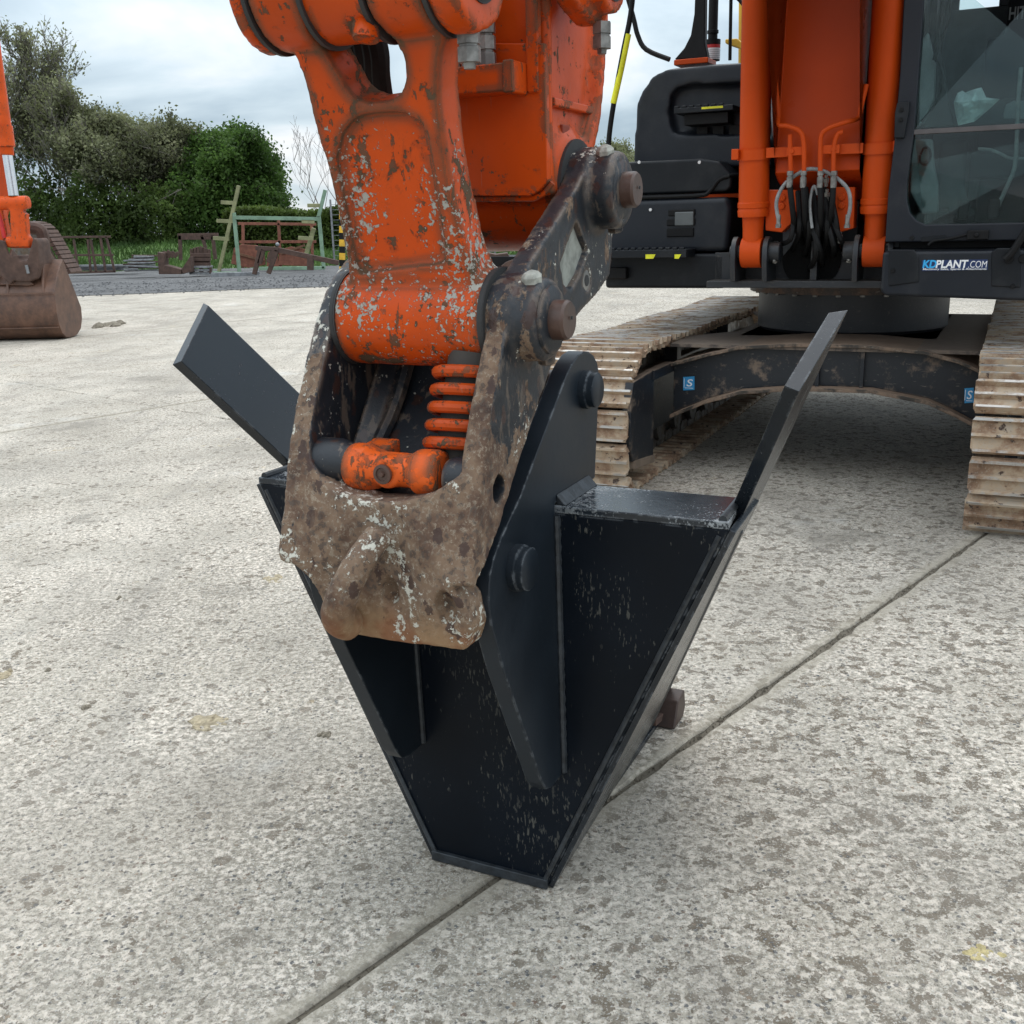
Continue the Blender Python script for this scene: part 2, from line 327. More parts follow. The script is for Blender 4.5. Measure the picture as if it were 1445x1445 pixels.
def concrete_mat():
    n = N('concrete'); P = n.pos
    rj = n.map(P, rot=(0, 0, HJ), loc=(0, 0, 0))                       # x across the joints, y along them
    base = n.ramp(n.noise(1.3, 6, .65, P), (.30, (.31, .275, .22)), (.5, (.40, .362, .30)), (.72, (.48, .445, .38)))
    st0 = n.thr(n.noise(.55, 7, .66, n.map(P, rot=(0, 0, HJ), scale=(1, .35, 1))), .40, .62); base = n.mix(base, (.235, .212, .170), n.mul(st0, .62))
    warp = lambda sc_, amt: n.node('ShaderNodeVectorMath', {0: P, 1: n.node('ShaderNodeVectorMath', {0: n.node('ShaderNodeTexNoise', {'Scale': sc_, 'Detail': 4, 'Vector': P}).outputs[1], 3: amt}, operation='SCALE').outputs[0]}, operation='ADD').outputs[0]
    mott = n.noise(48, 7, .72, P, .25); lreg = n.thr(n.noise(1.7, 5, .6, n.map(P, loc=(5, 1, 4))), .30, .68, .35, 1)
    c = n.mix(base, (.76, .68, .585), n.mul(n.thr(mott, .44, .58), n.mul(lreg, .85)))       # pale laitance left on the high spots
    mid = n.noise(60, 7, .75, P, .2); c = n.mix(c, (.20, .165, .13), n.mul(n.thr(mid, .54, .60), .55))
    big = n.noise(2.3, 4, .6, P); x_, y_, z_ = n.sep(P); side = n.thr(n.mth('ADD', x_, n.mul(n.noise(.9, 3, .5, P), 1.2)), -.3, 1.3); dens = n.mx(n.mul(n.thr(big, .30, .66), .8), side)
    v1 = n.vor(19, warp(26, .055)); v1c = n.node('ShaderNodeSeparateColor', {0: v1.outputs['Color']}).outputs      # wet-looking pits, one to three centimetres
    sz_ = n.mth('ADD', n.mul(v1c[1], .30), .16); spt = n.mul(n.thr(n.mth('SUBTRACT', sz_, v1.outputs['Distance']), 0, .05), n.thr(n.mth('SUBTRACT', n.mth('ADD', n.mul(dens, .42), .13), v1c[0]), 0, .02))
    sp = n.noise(16, 6, .66, n.map(P, loc=(7, 3, 1))); t = n.mth('SUBTRACT', .672, n.mul(dens, .12)); dm = n.mx(n.thr(n.mth('SUBTRACT', sp, t), 0, .025), n.mul(spt, .85))
    c = n.mix(c, n.mix((.145, .108, .072), (.090, .078, .058), n.noise(5, 2, .5, P)), n.mul(dm, .86))
    oil = n.thr(n.noise(1.05, 6, .68, n.map(P, loc=(2, 9, 5))), .60, .66); c = n.mix(c, (.17, .15, .12), n.mul(oil, .45))
    ck = n.vor(.42, n.node('ShaderNodeVectorMath', {0: P, 1: n.node('ShaderNodeVectorMath', {0: n.node('ShaderNodeTexNoise', {'Scale': 1.6, 'Detail': 6, 'Vector': P}).outputs[1], 3: .55}, operation='SCALE').outputs[0]}, operation='ADD').outputs[0], 'DISTANCE_TO_EDGE')
    crack = n.mul(n.thr(ck.outputs['Distance'], .0035, .0012), n.thr(n.noise(.5, 3, .5, n.map(P, loc=(4, 4, 0))), .50, .56)); c = n.mix(c, (.16, .14, .11), n.mul(crack, .22))
    # exposed stones: voronoi cells of a centimetre, some blue-grey, some tan
    vo = n.vor(68, n.node('ShaderNodeVectorMath', {0: P, 1: n.node('ShaderNodeVectorMath', {0: n.node('ShaderNodeTexNoise', {'Scale': 90, 'Detail': 2, 'Vector': P}).outputs[1], 3: .012}, operation='SCALE').outputs[0]}, operation='ADD').outputs[0]); sepc = n.node('ShaderNodeSeparateColor', {0: vo.outputs['Color']}).outputs
    st = n.mul(n.thr(vo.outputs['Distance'], .40, .32), n.thr(sepc[0], .70, .71), n.thr(n.noise(7, 4, .6, P), .38, .52))
    stc = n.ramp(sepc[1], (0, (.065, .078, .09)), (.35, (.15, .135, .12)), (.6, (.05, .062, .075)), (.8, (.27, .20, .14)), (1, (.13, .085, .065)))
    c = n.mix(c, stc, n.mul(st, .85))
    vo2 = n.vor(190, P); s2 = n.node('ShaderNodeSeparateColor', {0: vo2.outputs['Color']}).outputs
    st2 = n.mul(n.thr(vo2.outputs['Distance'], .45, .3), n.thr(s2[0], .72, .75)); c = n.mix(c, (.15, .14, .12), n.mul(st2, .6)); c = n.mix(c, (.70, .69, .65), n.mul(n.thr(n.noise(160, 3, .6, P), .56, .64), .5))
    wh = n.thr(n.noise(.8, 5, .7, n.map(P, loc=(3, 8, 0))), .60, .68); c = n.mix(c, (.60, .59, .56), n.mul(wh, .35))
    tan = n.mul(n.thr(n.noise(1.9, 5, .62, n.map(P, loc=(11, 4, 2))), .655, .70), n.thr(n.noise(22, 4, .6, P), .45, .58)); c = n.mix(c, (.47, .36, .20), n.mul(tan, .5))
    stn = n.noise(.9, 6, .66, n.map(P, loc=(1, 6, 3))); c = n.mix(c, (.225, .205, .175), n.mul(n.thr(stn, .46, .66), .36))      # broad grey stains
    trk = n.noise(2.2, 5, .6, n.map(P, rot=(0, 0, HJ), scale=(1.6, .16, 1), loc=(0, 2, 0))); c = n.mix(c, (.20, .185, .165), n.mul(n.thr(trk, .54, .66), .22))   # dragged tyre and track marks
    # trowelled, smoother and browner border beside each joint
    x, y, z = n.sep(rj); xo = n.mth('SUBTRACT', x, JX); mdx = n.mth('ABSOLUTE', n.mth('SUBTRACT', xo, n.mth('MULTIPLY', n.mth('ROUND', n.mth('DIVIDE', xo, SLW)), SLW)))
    wob = n.mth('ADD', mdx, n.mul(n.mth('SUBTRACT', n.noise(6, 4, .6, P), .5), .09)); bd = n.thr(wob, .075, .02)
    c = n.mix(c, (.30, .27, .215), n.mul(bd, .62)); dk = n.thr(n.mth('ADD', mdx, n.mul(n.mth('SUBTRACT', n.noise(25, 4, .6, P), .5), .03)), .018, .004); c = n.mix(c, (.09, .08, .065), n.mul(dk, .6))
    inv = n.mth('SUBTRACT', 1, n.mul(bd, .8)); hgt = n.mul(n.mth('ADD', n.mth('SUBTRACT', n.mul(mott, .8), n.mul(n.mx(dm, n.thr(mid, .5, .62)), .35)), n.mul(st, .25)), inv)
    nb = n.bump(n.noise(230, 3, .6, P), .0012, .6); nb = n.bump(hgt, .006, .75, nb); nb = n.bump(big, .02, .3, nb)
    return n.done(c, .84, 0, nb, .25)
SLW = 7.15; HJ = radians(41.53)
_j0 = world((.014, -.033, 0)); JDIR = Vector((sin(HJ), cos(HJ), 0)); KDIR = Vector((cos(HJ), -sin(HJ), 0)); JX = _j0.dot(KDIR)

M_conc = concrete_mat()
def gravel_mat():
    n = N('gravel'); P = n.pos; c = n.ramp(n.noise(30, 4, .7, P), (.35, (.055, .057, .06)), (.5, (.12, .12, .122)), (.68, (.23, .225, .22))); c = n.mix(c, (.05, .05, .052), n.mul(n.thr(n.noise(.6, 5, .6, P), .45, .62), .6))
    c = n.mix(c, (.20, .195, .19), n.mul(n.thr(n.noise(6, 5, .7, P), .52, .7), .45)); return n.done(c, .95, 0, n.bump(n.noise(25, 5, .7, P), .03, 1))
M_grav = gravel_mat()
def grass_mat():
    n = N('grass'); P = n.pos; c = n.ramp(n.noise(2.2, 6, .65, P), (.3, (.05, .09, .022)), (.55, (.095, .17, .04)), (.75, (.14, .21, .06))); return n.done(c, .9, 0, n.bump(n.noise(14, 5, .7, P), .05, 1))
M_grass = grass_mat()
M_link = paint_worn('worn_orange_link', chips=.55, edges=1.75, splat=((-.03, -5.80, 1.49), .33))
M_orange_w = paint_worn('worn_orange', chips=.12, edges=.8)
M_fork = paint_worn('orange_fork', (.72, .115, .018), chips=.45, edges=.9)
M_spring = paint_worn('orange_spring', (.50, .068, .010), chips=.3, edges=.3)
M_orange = paint_clean('orange_paint', (.56, .066, .007), .30, .05, .12, (.5, .2, .1), .14)
M_orange_d = paint_clean('orange_boom_face', (.50, .055, .006), .20, .03, .08, (.4, .15, .1), .12)
M_bucket = black_splash('splashed_black_paint')
M_blade = black_splash('black_blade_paint', (.007, .010, .014), .75, .13, .5, .5, (.13, .135, .14), .45); M_wet = black_splash('wet_black_paint', (.010, .014, .019), 1.9, .08, .8, .5, (.36, .38, .39), .7)
M_ear = black_splash('clean_black_paint', (.0085, .0125, .0175), -.1, .30, .25, .32)
M_cast = cast_mud('muddy_casting', -.1, 1.0)
M_cast_side = cast_mud('muddy_black_casting', 1.05, .35, grad=False)
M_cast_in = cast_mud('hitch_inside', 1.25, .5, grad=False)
M_seal = plain('seal_rubber', (.03, .03, .03), .6)
M_pin = rusty('worn_pin_steel', (.075, .040, .029), (.035, .024, .020), .42)
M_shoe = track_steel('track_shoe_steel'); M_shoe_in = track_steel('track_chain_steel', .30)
M_under = dirty_black('undercarriage_paint', .55)
M_frame = dirty_black('frame_paint', .18, (.016, .018, .022), (.10, .08, .06), .42)
M_plastic = paint_clean('dark_grey_panel', (.015, .018, .024), .26, .12, .35, (.14, .14, .14), .28)
M_plastic2 = paint_clean('black_plastic', (.008, .010, .013), .36, .15, .5, (.12, .12, .12), .25)
M_hose = plain('black_hose', (.0055, .0055, .006), .55, 0, .3, 60); M_hose.node_tree.nodes['Principled BSDF'].inputs['Specular IOR Level'].default_value = .25
M_steel = plain('zinc_fitting', (.30, .29, .27), .38, .6, .5, 30)
M_sleeve = plain('grey_sleeve', (.27, .28, .28), .5, 0, .3, 30)
M_yellow = plain('yellow_mark', (.80, .78, .02), .5)
M_yrail = plain('yellow_rail', (.72, .42, .03), .45)
M_red = plain('red_label', (.55, .03, .03), .5); M_white = plain('white_label', (.75, .75, .75), .5)
M_chrome = plain('chrome_rod', (.75, .77, .80), .12, 1, .05)
M_rust = rusty('rust'); M_rust2 = rusty('dark_rust', (.085, .05, .038), (.05, .03, .025)); M_rustred = rusty('red_rust', (.22, .085, .055), (.14, .05, .035))
M_green = plain('green_rack_paint', (.23, .35, .24), .6, 0, .3, 4); M_olive = plain('olive_rack_paint', (.30, .30, .15), .6, 0, .3, 4)
M_bstl = rusty('bucket_brown_steel', (.12, .062, .040), (.060, .034, .026), .5)
M_galv = plain('galvanised_steel', (.30, .31, .32), .5, .5, .4, 6)
M_bark = plain('bark', (.22, .20, .165), .9, 0, .4, 3); M_bark2 = plain('pale_bark', (.22, .20, .18), .9)
M_lw1 = leaf_mat('willow_leaf', (.24, .26, .12), (.36, .37, .23), .55); M_lw2 = leaf_mat('grey_green_leaf', (.20, .22, .105), (.33, .335, .21), .55)
M_lg = leaf_mat('hawthorn_leaf', (.065, .13, .025), (.125, .21, .05), .55); M_lh = leaf_mat('hedge_leaf', (.085, .125, .022), (.13, .19, .045), .45); M_ls = leaf_mat('shrub_leaf', (.085, .135, .032), (.15, .22, .06), .55)
M_int = plain('cab_trim', (.022, .027, .030), .6); M_intl = plain('cab_trim_pale', (.22, .25, .26), .6); M_inw = plain('cab_rear_trim', (.085, .10, .11), .6); M_seat = plain('seat_fabric', (.022, .024, .028), .9)
M_sheet = plain('plastic_sheet', (.70, .76, .78), .25, 0, .15, 20, 1, 30)
M_blue = plain('blue_sticker', (.03, .27, .55), .4, 0, .05); M_navy = plain('navy_sticker', (.008, .025, .10), .35, 0, .05); M_cyan = plain('cyan_print', (.03, .38, .75), .4, 0, .02); M_wprint = plain('white_print', (.82, .82, .82), .4, 0, .02); M_gprint = plain('grey_print', (.30, .31, .32), .5, 0, .05)
M_mudc = plain('dry_mud', (.46, .39, .27), .95, 0, .4, 40, 1, 60); M_mudd = plain('dark_mud', (.25, .22, .17), .95, 0, .4, 40, 1, 60)
def glass_mat():
    n = N('cab_glass'); n.done((.78, .90, .88), .0); n.b.inputs['Transmission Weight'].default_value = 1; n.b.inputs['IOR'].default_value = 1.45; return n.m
def thin_glass():
    n = N('window_glass'); tr = n.node('ShaderNodeBsdfTransparent', {'Color': (.78, .86, .85, 1)}); gl = n.node('ShaderNodeBsdfGlossy', {'Roughness': .03, 'Color': (.9, .95, .95, 1)})
    fr = n.node('ShaderNodeFresnel', {'IOR': 1.6}); f = n.mul(fr.outputs[0], n.mth('SUBTRACT', 1, n.node('ShaderNodeNewGeometry').outputs['Backfacing'])); ms_ = n.node('ShaderNodeMixShader', {0: f})
    n.t.links.new(tr.outputs[0], ms_.inputs[1]); n.t.links.new(gl.outputs[0], ms_.inputs[2]); n.t.links.new(ms_.outputs[0], n.out.inputs[0]); return n.m
M_glass = thin_glass()

# ------------------------------------------------------------------ the yard
def struct(name, mb, mat, parent=None, **k):
    me = mb.mesh(name); o = link(name, me, mat, parent, smooth=0, **k)
    if parent is None: o['kind'] = 'structure'
    return o
struct('ground', MB().box(-700, 700, -60, 1500, -.30, -.09), M_grav)
yard = struct('concrete_yard', MB().box(-46, 46, -12, 62, -.085, -.011), plain('joint_filler', (.15, .13, .10), .95))
random.seed(4)
SLL = 6.1
def slab(i, k):
    """one cast slab with chipped, slightly wandering arrises"""
    x0, x1 = k * SLW, (k + 1) * SLW; y0 = 3.37 + i * SLL; y1 = y0 + SLL; g = .0045; gy = .0025; near = abs(k + .5) < 2 and abs(i + .5) < 3; st = .06 if near else 1.0
    def side(a, b, horiz, c, sgn, gap):
        n = max(2, int(abs(b - a) / st)); out = []
        for j in range(n):
            t = a + (b - a) * j / n; w = c + sgn * (gap + (max(0, noise.noise(Vector((t * 9, c, 3.3)))) * .022 + max(0, noise.noise(Vector((t * 31, c, 1.3)))) * .009 + random.random() * .003 if near else 0)); out.append((t, w) if horiz else (w, t))
        return out
    pts = side(x0 + g, x1 - g, True, y0, 1, gy) + side(y0 + g, y1 - g, False, x1, -1, g) + side(x1 - g, x0 + g, True, y1, -1, gy) + side(y1 - g, y0 + g, False, x0, 1, g)
    cx_, cy_ = (x0 + x1) / 2, (y0 + y1) / 2
    def wp(p, z, ins=0):
        x = p[0] + (cx_ - p[0]) * ins / SLW * 2; y = p[1] + (cy_ - p[1]) * ins / SLL * 2
        q = _j0 + KDIR * x + JDIR * y; return (q.x, q.y, z)
    n = len(pts); m = MB(); m.add([wp(p, -.06) for p in pts] + [wp(p, -.007) for p in pts] + [wp(p, 0, .008) for p in pts],
        [tuple(range(2 * n, 3 * n))] + [(r * n + j, r * n + (j + 1) % n, (r + 1) * n + (j + 1) % n, (r + 1) * n + j) for r in range(2) for j in range(n)])
    return m
for k in range(-6, 5):
    for i in range(-2, 8):
        c = _j0 + KDIR * (k + .5) * SLW + JDIR * (3.37 + (i + .5) * SLL)
        if c.y < -6 or c.y > 40 or abs(c.x) > 34: continue
        m = slab(i, k); me = m.mesh('concrete_slab'); link('concrete_slab', me, M_conc, yard, smooth=0)
# grit and crumbs collected in the joint
R_ = random.Random(2); m = MB()
for _ in range(1500):
    t = R_.uniform(-1.6, 6.0); q = _j0 + JDIR * t + KDIR * R_.gauss(0, .007); r = R_.uniform(.0012, .0045) * (2.2 if R_.random() < .03 else 1); z = -.010
    m.add([(q.x + r, q.y, z), (q.x - r * .5, q.y + r, z), (q.x - r * .6, q.y - r * .8, z), (q.x, q.y, z + r * R_.uniform(1, 2.2))], [(0, 1, 3), (1, 2, 3), (2, 0, 3), (0, 2, 1)])
link('joint_grit', m.mesh('joint_grit'), plain('grit', (.22, .19, .145), .95, 0, .6, 90), None, smooth=0, kind='stuff')
# loose gravel lying over the far edge of the concrete
ga, gb = gnd(110, 418), gnd(450, 405)
def edge_y(x): return ga.y + (gb.y - ga.y) * (x - ga.x) / (gb.x - ga.x) if x < 3 else ga.y + (gb.y - ga.y) * (3 - ga.x) / (gb.x - ga.x)
gp = [(x, edge_y(x) + .35 * noise.noise(Vector((x * .5, 0, 0))), .012) for x in np.arange(-60, 60, .8)]
m = MB(); m.add(gp + [(x, 62, .012) for x, y, z in gp], [(i, i + 1, len(gp) + i + 1, len(gp) + i) for i in range(len(gp) - 1)])
struct('gravel_area', m, M_grav)
random.seed(8)
m = MB()
for _ in range(2600):
    x = random.uniform(-16, 3); y = edge_y(x) + random.uniform(-.6, 7) ** 1.0; r = random.uniform(.015, .05)
    vs = [(x + r * random.uniform(.6, 1.3), y, .012), (x - r * .5, y + r, .012), (x - r * .6, y - r, .012), (x, y, .012 + r * random.uniform(.5, 1))]
    m.add(vs, [(0, 1, 3), (1, 2, 3), (2, 0, 3)])
o = link('loose_gravel', m.mesh('loose_gravel'), M_grav, None, smooth=0, kind='stuff')
# grass bank behind the gravel
m = MB(); nx, ny = 60, 10; vs = []
for j in range(ny):
    for i in range(nx):
        x = -60 + 120 * i / (nx - 1); t = j / (ny - 1); vs.append((x, 43.5 + t * 16, -.05 + 1.15 * min(1, t * 2.1) ** 1.1 + .22 * noise.noise(Vector((x * .3, t * 4, 0))) * min(1, t * 3)))
m.add(vs, [(j * nx + i, j * nx + i + 1, (j + 1) * nx + i + 1, (j + 1) * nx + i) for j in range(ny - 1) for i in range(nx - 1)])
bank = struct('grass_bank', m, M_grass)
rng = np.random.default_rng(3)
def leaf_quads(cen, size, flat=.0, asp=.55):
    n = len(cen); a = rng.normal(size=(n, 3)); a[:, 2] *= (1 - flat); a /= np.linalg.norm(a, axis=1)[:, None]; b = np.cross(a, rng.normal(size=(n, 3))); b /= np.linalg.norm(b, axis=1)[:, None]
    s = size * rng.uniform(.6, 1.3, n)[:, None]; a = a * s; b = b * s * asp
    return np.stack([cen - a, cen + b, cen + a, cen - b], 1)
# grass tufts: thin upright blades
n = 26000; gx = rng.uniform(-27, 9, n); gt = rng.uniform(0, .6, n); gy = 43.4 + gt * 16; gz = -.05 + 1.15 * np.minimum(1, gt * 2.1) ** 1.1
P = np.stack([gx, gy, gz], 1); w = rng.uniform(.012, .03, n); h = rng.uniform(.08, .30, n); lx = rng.normal(size=(n, 2)) * .08
Q = np.stack([P + np.c_[-w, w * 0, w * 0], P + np.c_[w, w * 0, w * 0], P + np.c_[w * .3 + lx[:, 0], lx[:, 1], h], P + np.c_[-w * .3 + lx[:, 0], lx[:, 1], h]], 1)
quads('grass', Q, leaf_mat('grass_blade', (.07, .14, .03), (.14, .24, .065), .35), None, 'stuff')

# ------------------------------------------------------------------ trees and hedge
def grow(base, height, spread, levels, nb, seed, up=.35, r0=.12, trunks=1, droop=0, start=.25):
    R = random.Random(seed); segs = []; tips = []
    def go(p, d, ln, r, lv):
        n = 6 if lv == 0 else 3; q = p
        for i in range(n):
            d = (d + Vector((R.gauss(0, .13), R.gauss(0, .13), R.gauss(0, .08) + up * .12 - droop * .05 * (levels - lv)))).normalized(); q2 = q + d * ln / n
            segs.append((q, q2, r * (1 - .22 * i), r * (1 - .22 * (i + 1)))); q = q2
            if lv < levels and (i > 0 or lv > 0):
                for _ in range(nb if i else nb - 1):
                    ax = Vector((R.gauss(0, 1), R.gauss(0, 1), R.gauss(0, .45))).normalized(); dd = (d * (1 - spread) + ax * spread + Vector((0, 0, up * .3))).normalized()
                    go(q, dd, ln * (R.uniform(.50, .72) if lv else R.uniform(.34, .5) * (1.15 - .13 * i)), r * (.42 if lv else .36), lv + 1)
            if lv >= levels - 1: tips.append(q.copy())
    for k in range(trunks):
        b = Vector(base) + Vector((R.uniform(-.5, .5), R.uniform(-.3, .3), 0)) * (k > 0)
        go(b, Vector((R.gauss(0, .16 if trunks > 1 else .05), R.gauss(0, .1), 1)), height * .72, r0, 0)
    return segs, tips
def seg_mesh(segs, rmin, n=3):
    vs = []; fs = []
    for p, q, a, b in segs:
        d = (q - p).normalized(); x = d.orthogonal().normalized(); y = d.cross(x); k = len(vs); nn = 6 if a > .04 else n; a = max(a, rmin); b = max(b, rmin * .8)
        vs += [p + (x * cos(2 * pi * i / nn) + y * sin(2 * pi * i / nn)) * a for i in range(nn)] + [q + (x * cos(2 * pi * i / nn) + y * sin(2 * pi * i / nn)) * b for i in range(nn)]
        fs += [(k + i, k + (i + 1) % nn, k + nn + (i + 1) % nn, k + nn + i) for i in range(nn)]
    me = bpy.data.meshes.new('trunk'); me.from_pydata([tuple(v) for v in vs], [], fs); return me
def tree(base, height, label, seed, leafm, per, lsz, scat, bark=None, spread=.55, levels=4, nb=3, trunks=1, r0=.13, rmin=.011, droop=0, up=.35, group='trees behind the yard', name='tree', squash=None):
    segs, tips = grow((0, 0, 0), height, spread, levels, nb, seed, up, r0, trunks, droop)
    zm = max(t.z for t in tips); k = height / zm; sx = k if squash is None else squash / max(1e-3, np.percentile([abs(t.x) for t in tips], 97))
    f = lambda p: Vector((p.x * sx, p.y * sx, p.z * k))
    segs = [(f(p), f(q), a, b) for p, q, a, b in segs]; tips = [f(t) for t in tips]
    o = bpy.data.objects.new(name, None); COL.objects.link(o); o.location = base; tag(o, label, 'tree', group)
    link('trunk', seg_mesh(segs, rmin), bark or M_bark, o, smooth=0)
    if per:
        T = np.array([tuple(t) for t in tips]); c = np.repeat(T, per, 0) + rng.normal(size=(len(T) * per, 3)) * scat; quads('crown', leaf_quads(c, lsz), leafm, o)
    return len(tips)
def at(u, Y): return onY(u, 400, Y)[0]
tree((at(38, 55), 55, 1), 10.7, 'tall half-bare willow with fine upright twigs, tallest of the trees at the left edge', 11, M_lw1, 1, .085, .14, spread=.40, levels=4, nb=2, trunks=3, r0=.14, rmin=.013, up=.7, squash=3.1)
tree((at(115, 54), 54, 1), 8.0, 'half-bare grey-brown willow between the tallest tree and the broad bushy one', 5, M_lw1, 1, .085, .16, spread=.46, levels=4, nb=2, trunks=3, r0=.12, rmin=.013, up=.55, squash=2.9)
tree((at(205, 53), 53, 1), 6.6, 'broad grey-green bushy willow in the middle of the tree line', 23, M_lw2, 3, .085, .20, spread=.52, levels=4, nb=2, trunks=4, r0=.12, rmin=.013, up=.4, squash=2.6)
tree((at(258, 55), 55, 1), 6.2, 'grey-green willow just left of the dense green hawthorn', 37, M_lw2, 3, .085, .20, spread=.52, levels=4, nb=2, trunks=3, r0=.11, rmin=.013, up=.4, squash=2.0)
tree((at(343, 54), 54, .3), 6.1, 'dense dark green hawthorn with rounded crown above the green rack', 41, M_lg, 7, .095, .22, spread=.58, levels=4, nb=2, trunks=6, r0=.12, up=.3, squash=2.1)
tree((at(468, 75), 75, .2), 8.6, 'thin leafless tree standing far off beyond the clipped hedge', 9, M_lw1, 0, .1, .2, bark=M_bark2, spread=.5, levels=4, nb=1, trunks=3, r0=.09, rmin=.011, up=.7, squash=2.2)
tree((at(880, 70), 70, .2), 6.0, 'small pale leafless tree seen just over the excavator step', 14, M_lw1, 2, .08, .2, bark=M_bark2, spread=.55, levels=4, nb=3, r0=.09, rmin=.014, up=.6, squash=2.6)
def shrub(cx_, cy_, rx, ry, h, n, label, mat, z0=1.0, sz=.10):
    o = bpy.data.objects.new('shrub', None); COL.objects.link(o); o.location = (cx_, cy_, z0); tag(o, label, 'shrub', 'undergrowth below the willows')
    p = rng.normal(size=(n, 3)); p /= np.linalg.norm(p, axis=1)[:, None]; p *= rng.uniform(.25, 1, n)[:, None] ** .5; p[:, 2] = abs(p[:, 2])
    k = np.array([1 + .35 * noise.noise(Vector(tuple(q * 2.6 + cx_))) for q in p]); c = p * np.array([rx, ry, h]) * k[:, None]
    quads('foliage', leaf_quads(c, sz), mat, o); m = MB(); R = random.Random(n)
    for _ in range(14): m.tube([(R.uniform(-.3, .3) * rx, 0, -.1), (R.uniform(-.5, .5) * rx, 0, h * .4), (R.uniform(-.8, .8) * rx, R.uniform(-.4, .4), h * .85)], .02, 4, 2)
    link('stem_or_shade_core', m.mesh('stem_or_shade_core'), M_bark, o, smooth=0)
shrub(at(65, 52), 52, 2.0, 1.2, 3.6, 6500, 'tall dark green shrub behind the orange arm at the far left', M_ls)
shrub(at(145, 51), 51, 2.4, 1.2, 3.1, 9000, 'low green shrub above the rusty rail frame', M_ls)
shrub(at(225, 51), 51, 2.2, 1.2, 2.8, 7000, 'green shrub under the middle willow, left of the hawthorn', M_ls)
shrub(at(290, 51.5), 51.5, 1.7, 1.2, 3.2, 6000, 'dark green shrub at the foot of the hawthorn', M_lg)
# clipped hedge, leaves round a dark block that paints the shade inside
hd = bpy.data.objects.new('hedge', None); COL.objects.link(hd); hd.location = (at(328, 48), 48, .15); tag(hd, 'long clipped green hedge running behind the green rack', 'hedge')
n = 60000; L_ = 34.0; x = rng.uniform(0, L_, n); face = rng.random(n); y = np.where(face < .55, rng.uniform(-.7, -.3, n), rng.uniform(-.7, .7, n)); z = np.where(face < .55, rng.uniform(0, 2.15, n), rng.uniform(1.85, 2.2, n)) + .12 * np.sin(x * 1.3) + rng.normal(size=n) * .05
quads('foliage', leaf_quads(np.stack([x, y, z], 1), .085), M_lh, hd)
link('stem_or_shade_core', MB().box(.2, L_ - .2, -.25, .25, -.3, 1.9).mesh('stem_or_shade_core'), plain('hedge_shade_core', (.02, .025, .01), .95), hd, smooth=0)

# ------------------------------------------------------------------ V-shaped bucket hanging in the hitch
def SA(D, Z): return .1511 + .4435 * Z - .0379 * D           # half width of the V at a height
NK = .742
def nearD(z): return .797 - NK * z + .02
vb = Thing('v_bucket', 'black V-shaped ditching bucket with raised side blades, standing on its tip under the hitch', 'bucket', (0, .4, 0))
WB = plain('weld_metal', (.040, .047, .055), .35, .2, .5, 40, 1, 90)
T_ = .954
vb.part('back_panel', MB().prism([(-SA(0, .004), 0, .004), (SA(0, .004), 0, .004), (SA(-.03, T_), -.035, T_), (-SA(-.03, T_), -.035, T_)], (0, .016, 0)), M_bucket, bevel=.0025)
for s in (-1, 1):
    def sp(D, Z, o=0): k = SA(D, Z) + o; return (s * k, D, Z)
    def slabby(pts, th, o=0): m = MB(); m.prism([sp(D, Z, o) for D, Z in pts], (s * th * .914, 0, -th * .405)); return m
    vb.part('side_plate', slabby([(.004, .006), (.86, .006), (nearD(T_) + .12, T_), (-.03, T_)], .014), M_blade, bevel=.002)
    zt = 1.2535; bo = [(.80, .003), (.93, .003), (1.0, .10), (.05, 1.381), (-.133, zt)]; bi = bo[:3] + [(.030, 1.367), (-.131, zt - .001)]
    b = MB().add([(lambda q: (q[0], q[1], q[2] - .004))(sp(D, Z, .003)) for D, Z in bo] + [(lambda q: (q[0], q[1], q[2] + .006))(sp(D, Z, -.023)) for D, Z in bi], [(4, 3, 2, 1, 0), (5, 6, 7, 8, 9)] + [(i, (i + 1) % 5, 5 + (i + 1) % 5, 5 + i) for i in range(5)])
    vb.part('side_blade', b, M_blade, bevel=.0015, label='long right-hand blade seen edge-on' if s > 0 else 'left-hand blade seen flat')
    vb.part('weld_bead', MB().tube([sp(nearD(z) - .004, z, .012) for z in np.linspace(.90, .06, 40)], .007, 6, 1), WB)
    vb.part('weld_bead', MB().tube([(s * (SA(0, z) - .012), -.004 - .03 * z, z) for z in np.linspace(.02, .94, 30)], .006, 6, 1), WB)
vb.part('bottom_plate', MB().plateZ([(-.150, .0), (.150, .0), (.150, .90), (-.150, .90)], .003, .021), M_blade, bevel=.002)
vb.part('cutting_lip', MB().plateZ([(-.155, .86), (.155, .86), (.175, .99), (-.175, .99)], .021, .045), M_rust2, bevel=.003)
for s in (-1, 1): vb.part('skid_tooth', MB().prism([(s * .125, .90, .006), (s * .185, .90, .006), (s * .200, 1.0, .006), (s * .200, 1.01, .075), (s * .19, .98, .095), (s * .125, .90, .08)][:6], (0, 0, .0)) if 0 else MB().plateA([(.89, .004), (.99, .004), (1.015, .035), (1.0, .095), (.93, .085)], *sorted((s * .120, s * .205))), rusty('tooth_steel', (.045, .028, .022), (.014, .014, .017), .5), bevel=.006)
vb.part('heel_bar', MB().plateZ([(-.158, -.012), (.158, -.012), (.158, .0), (-.158, .0)], .004, .030), WB, bevel=.002)
vb.part('top_plate', MB().plateZ([(-SA(-.03, T_) - .0, -.036), (SA(-.03, T_), -.036), (SA(.16, T_) - .012, .16), (-SA(.16, T_) + .012, .16)], T_, T_ + .016), M_wet, bevel=.0025)
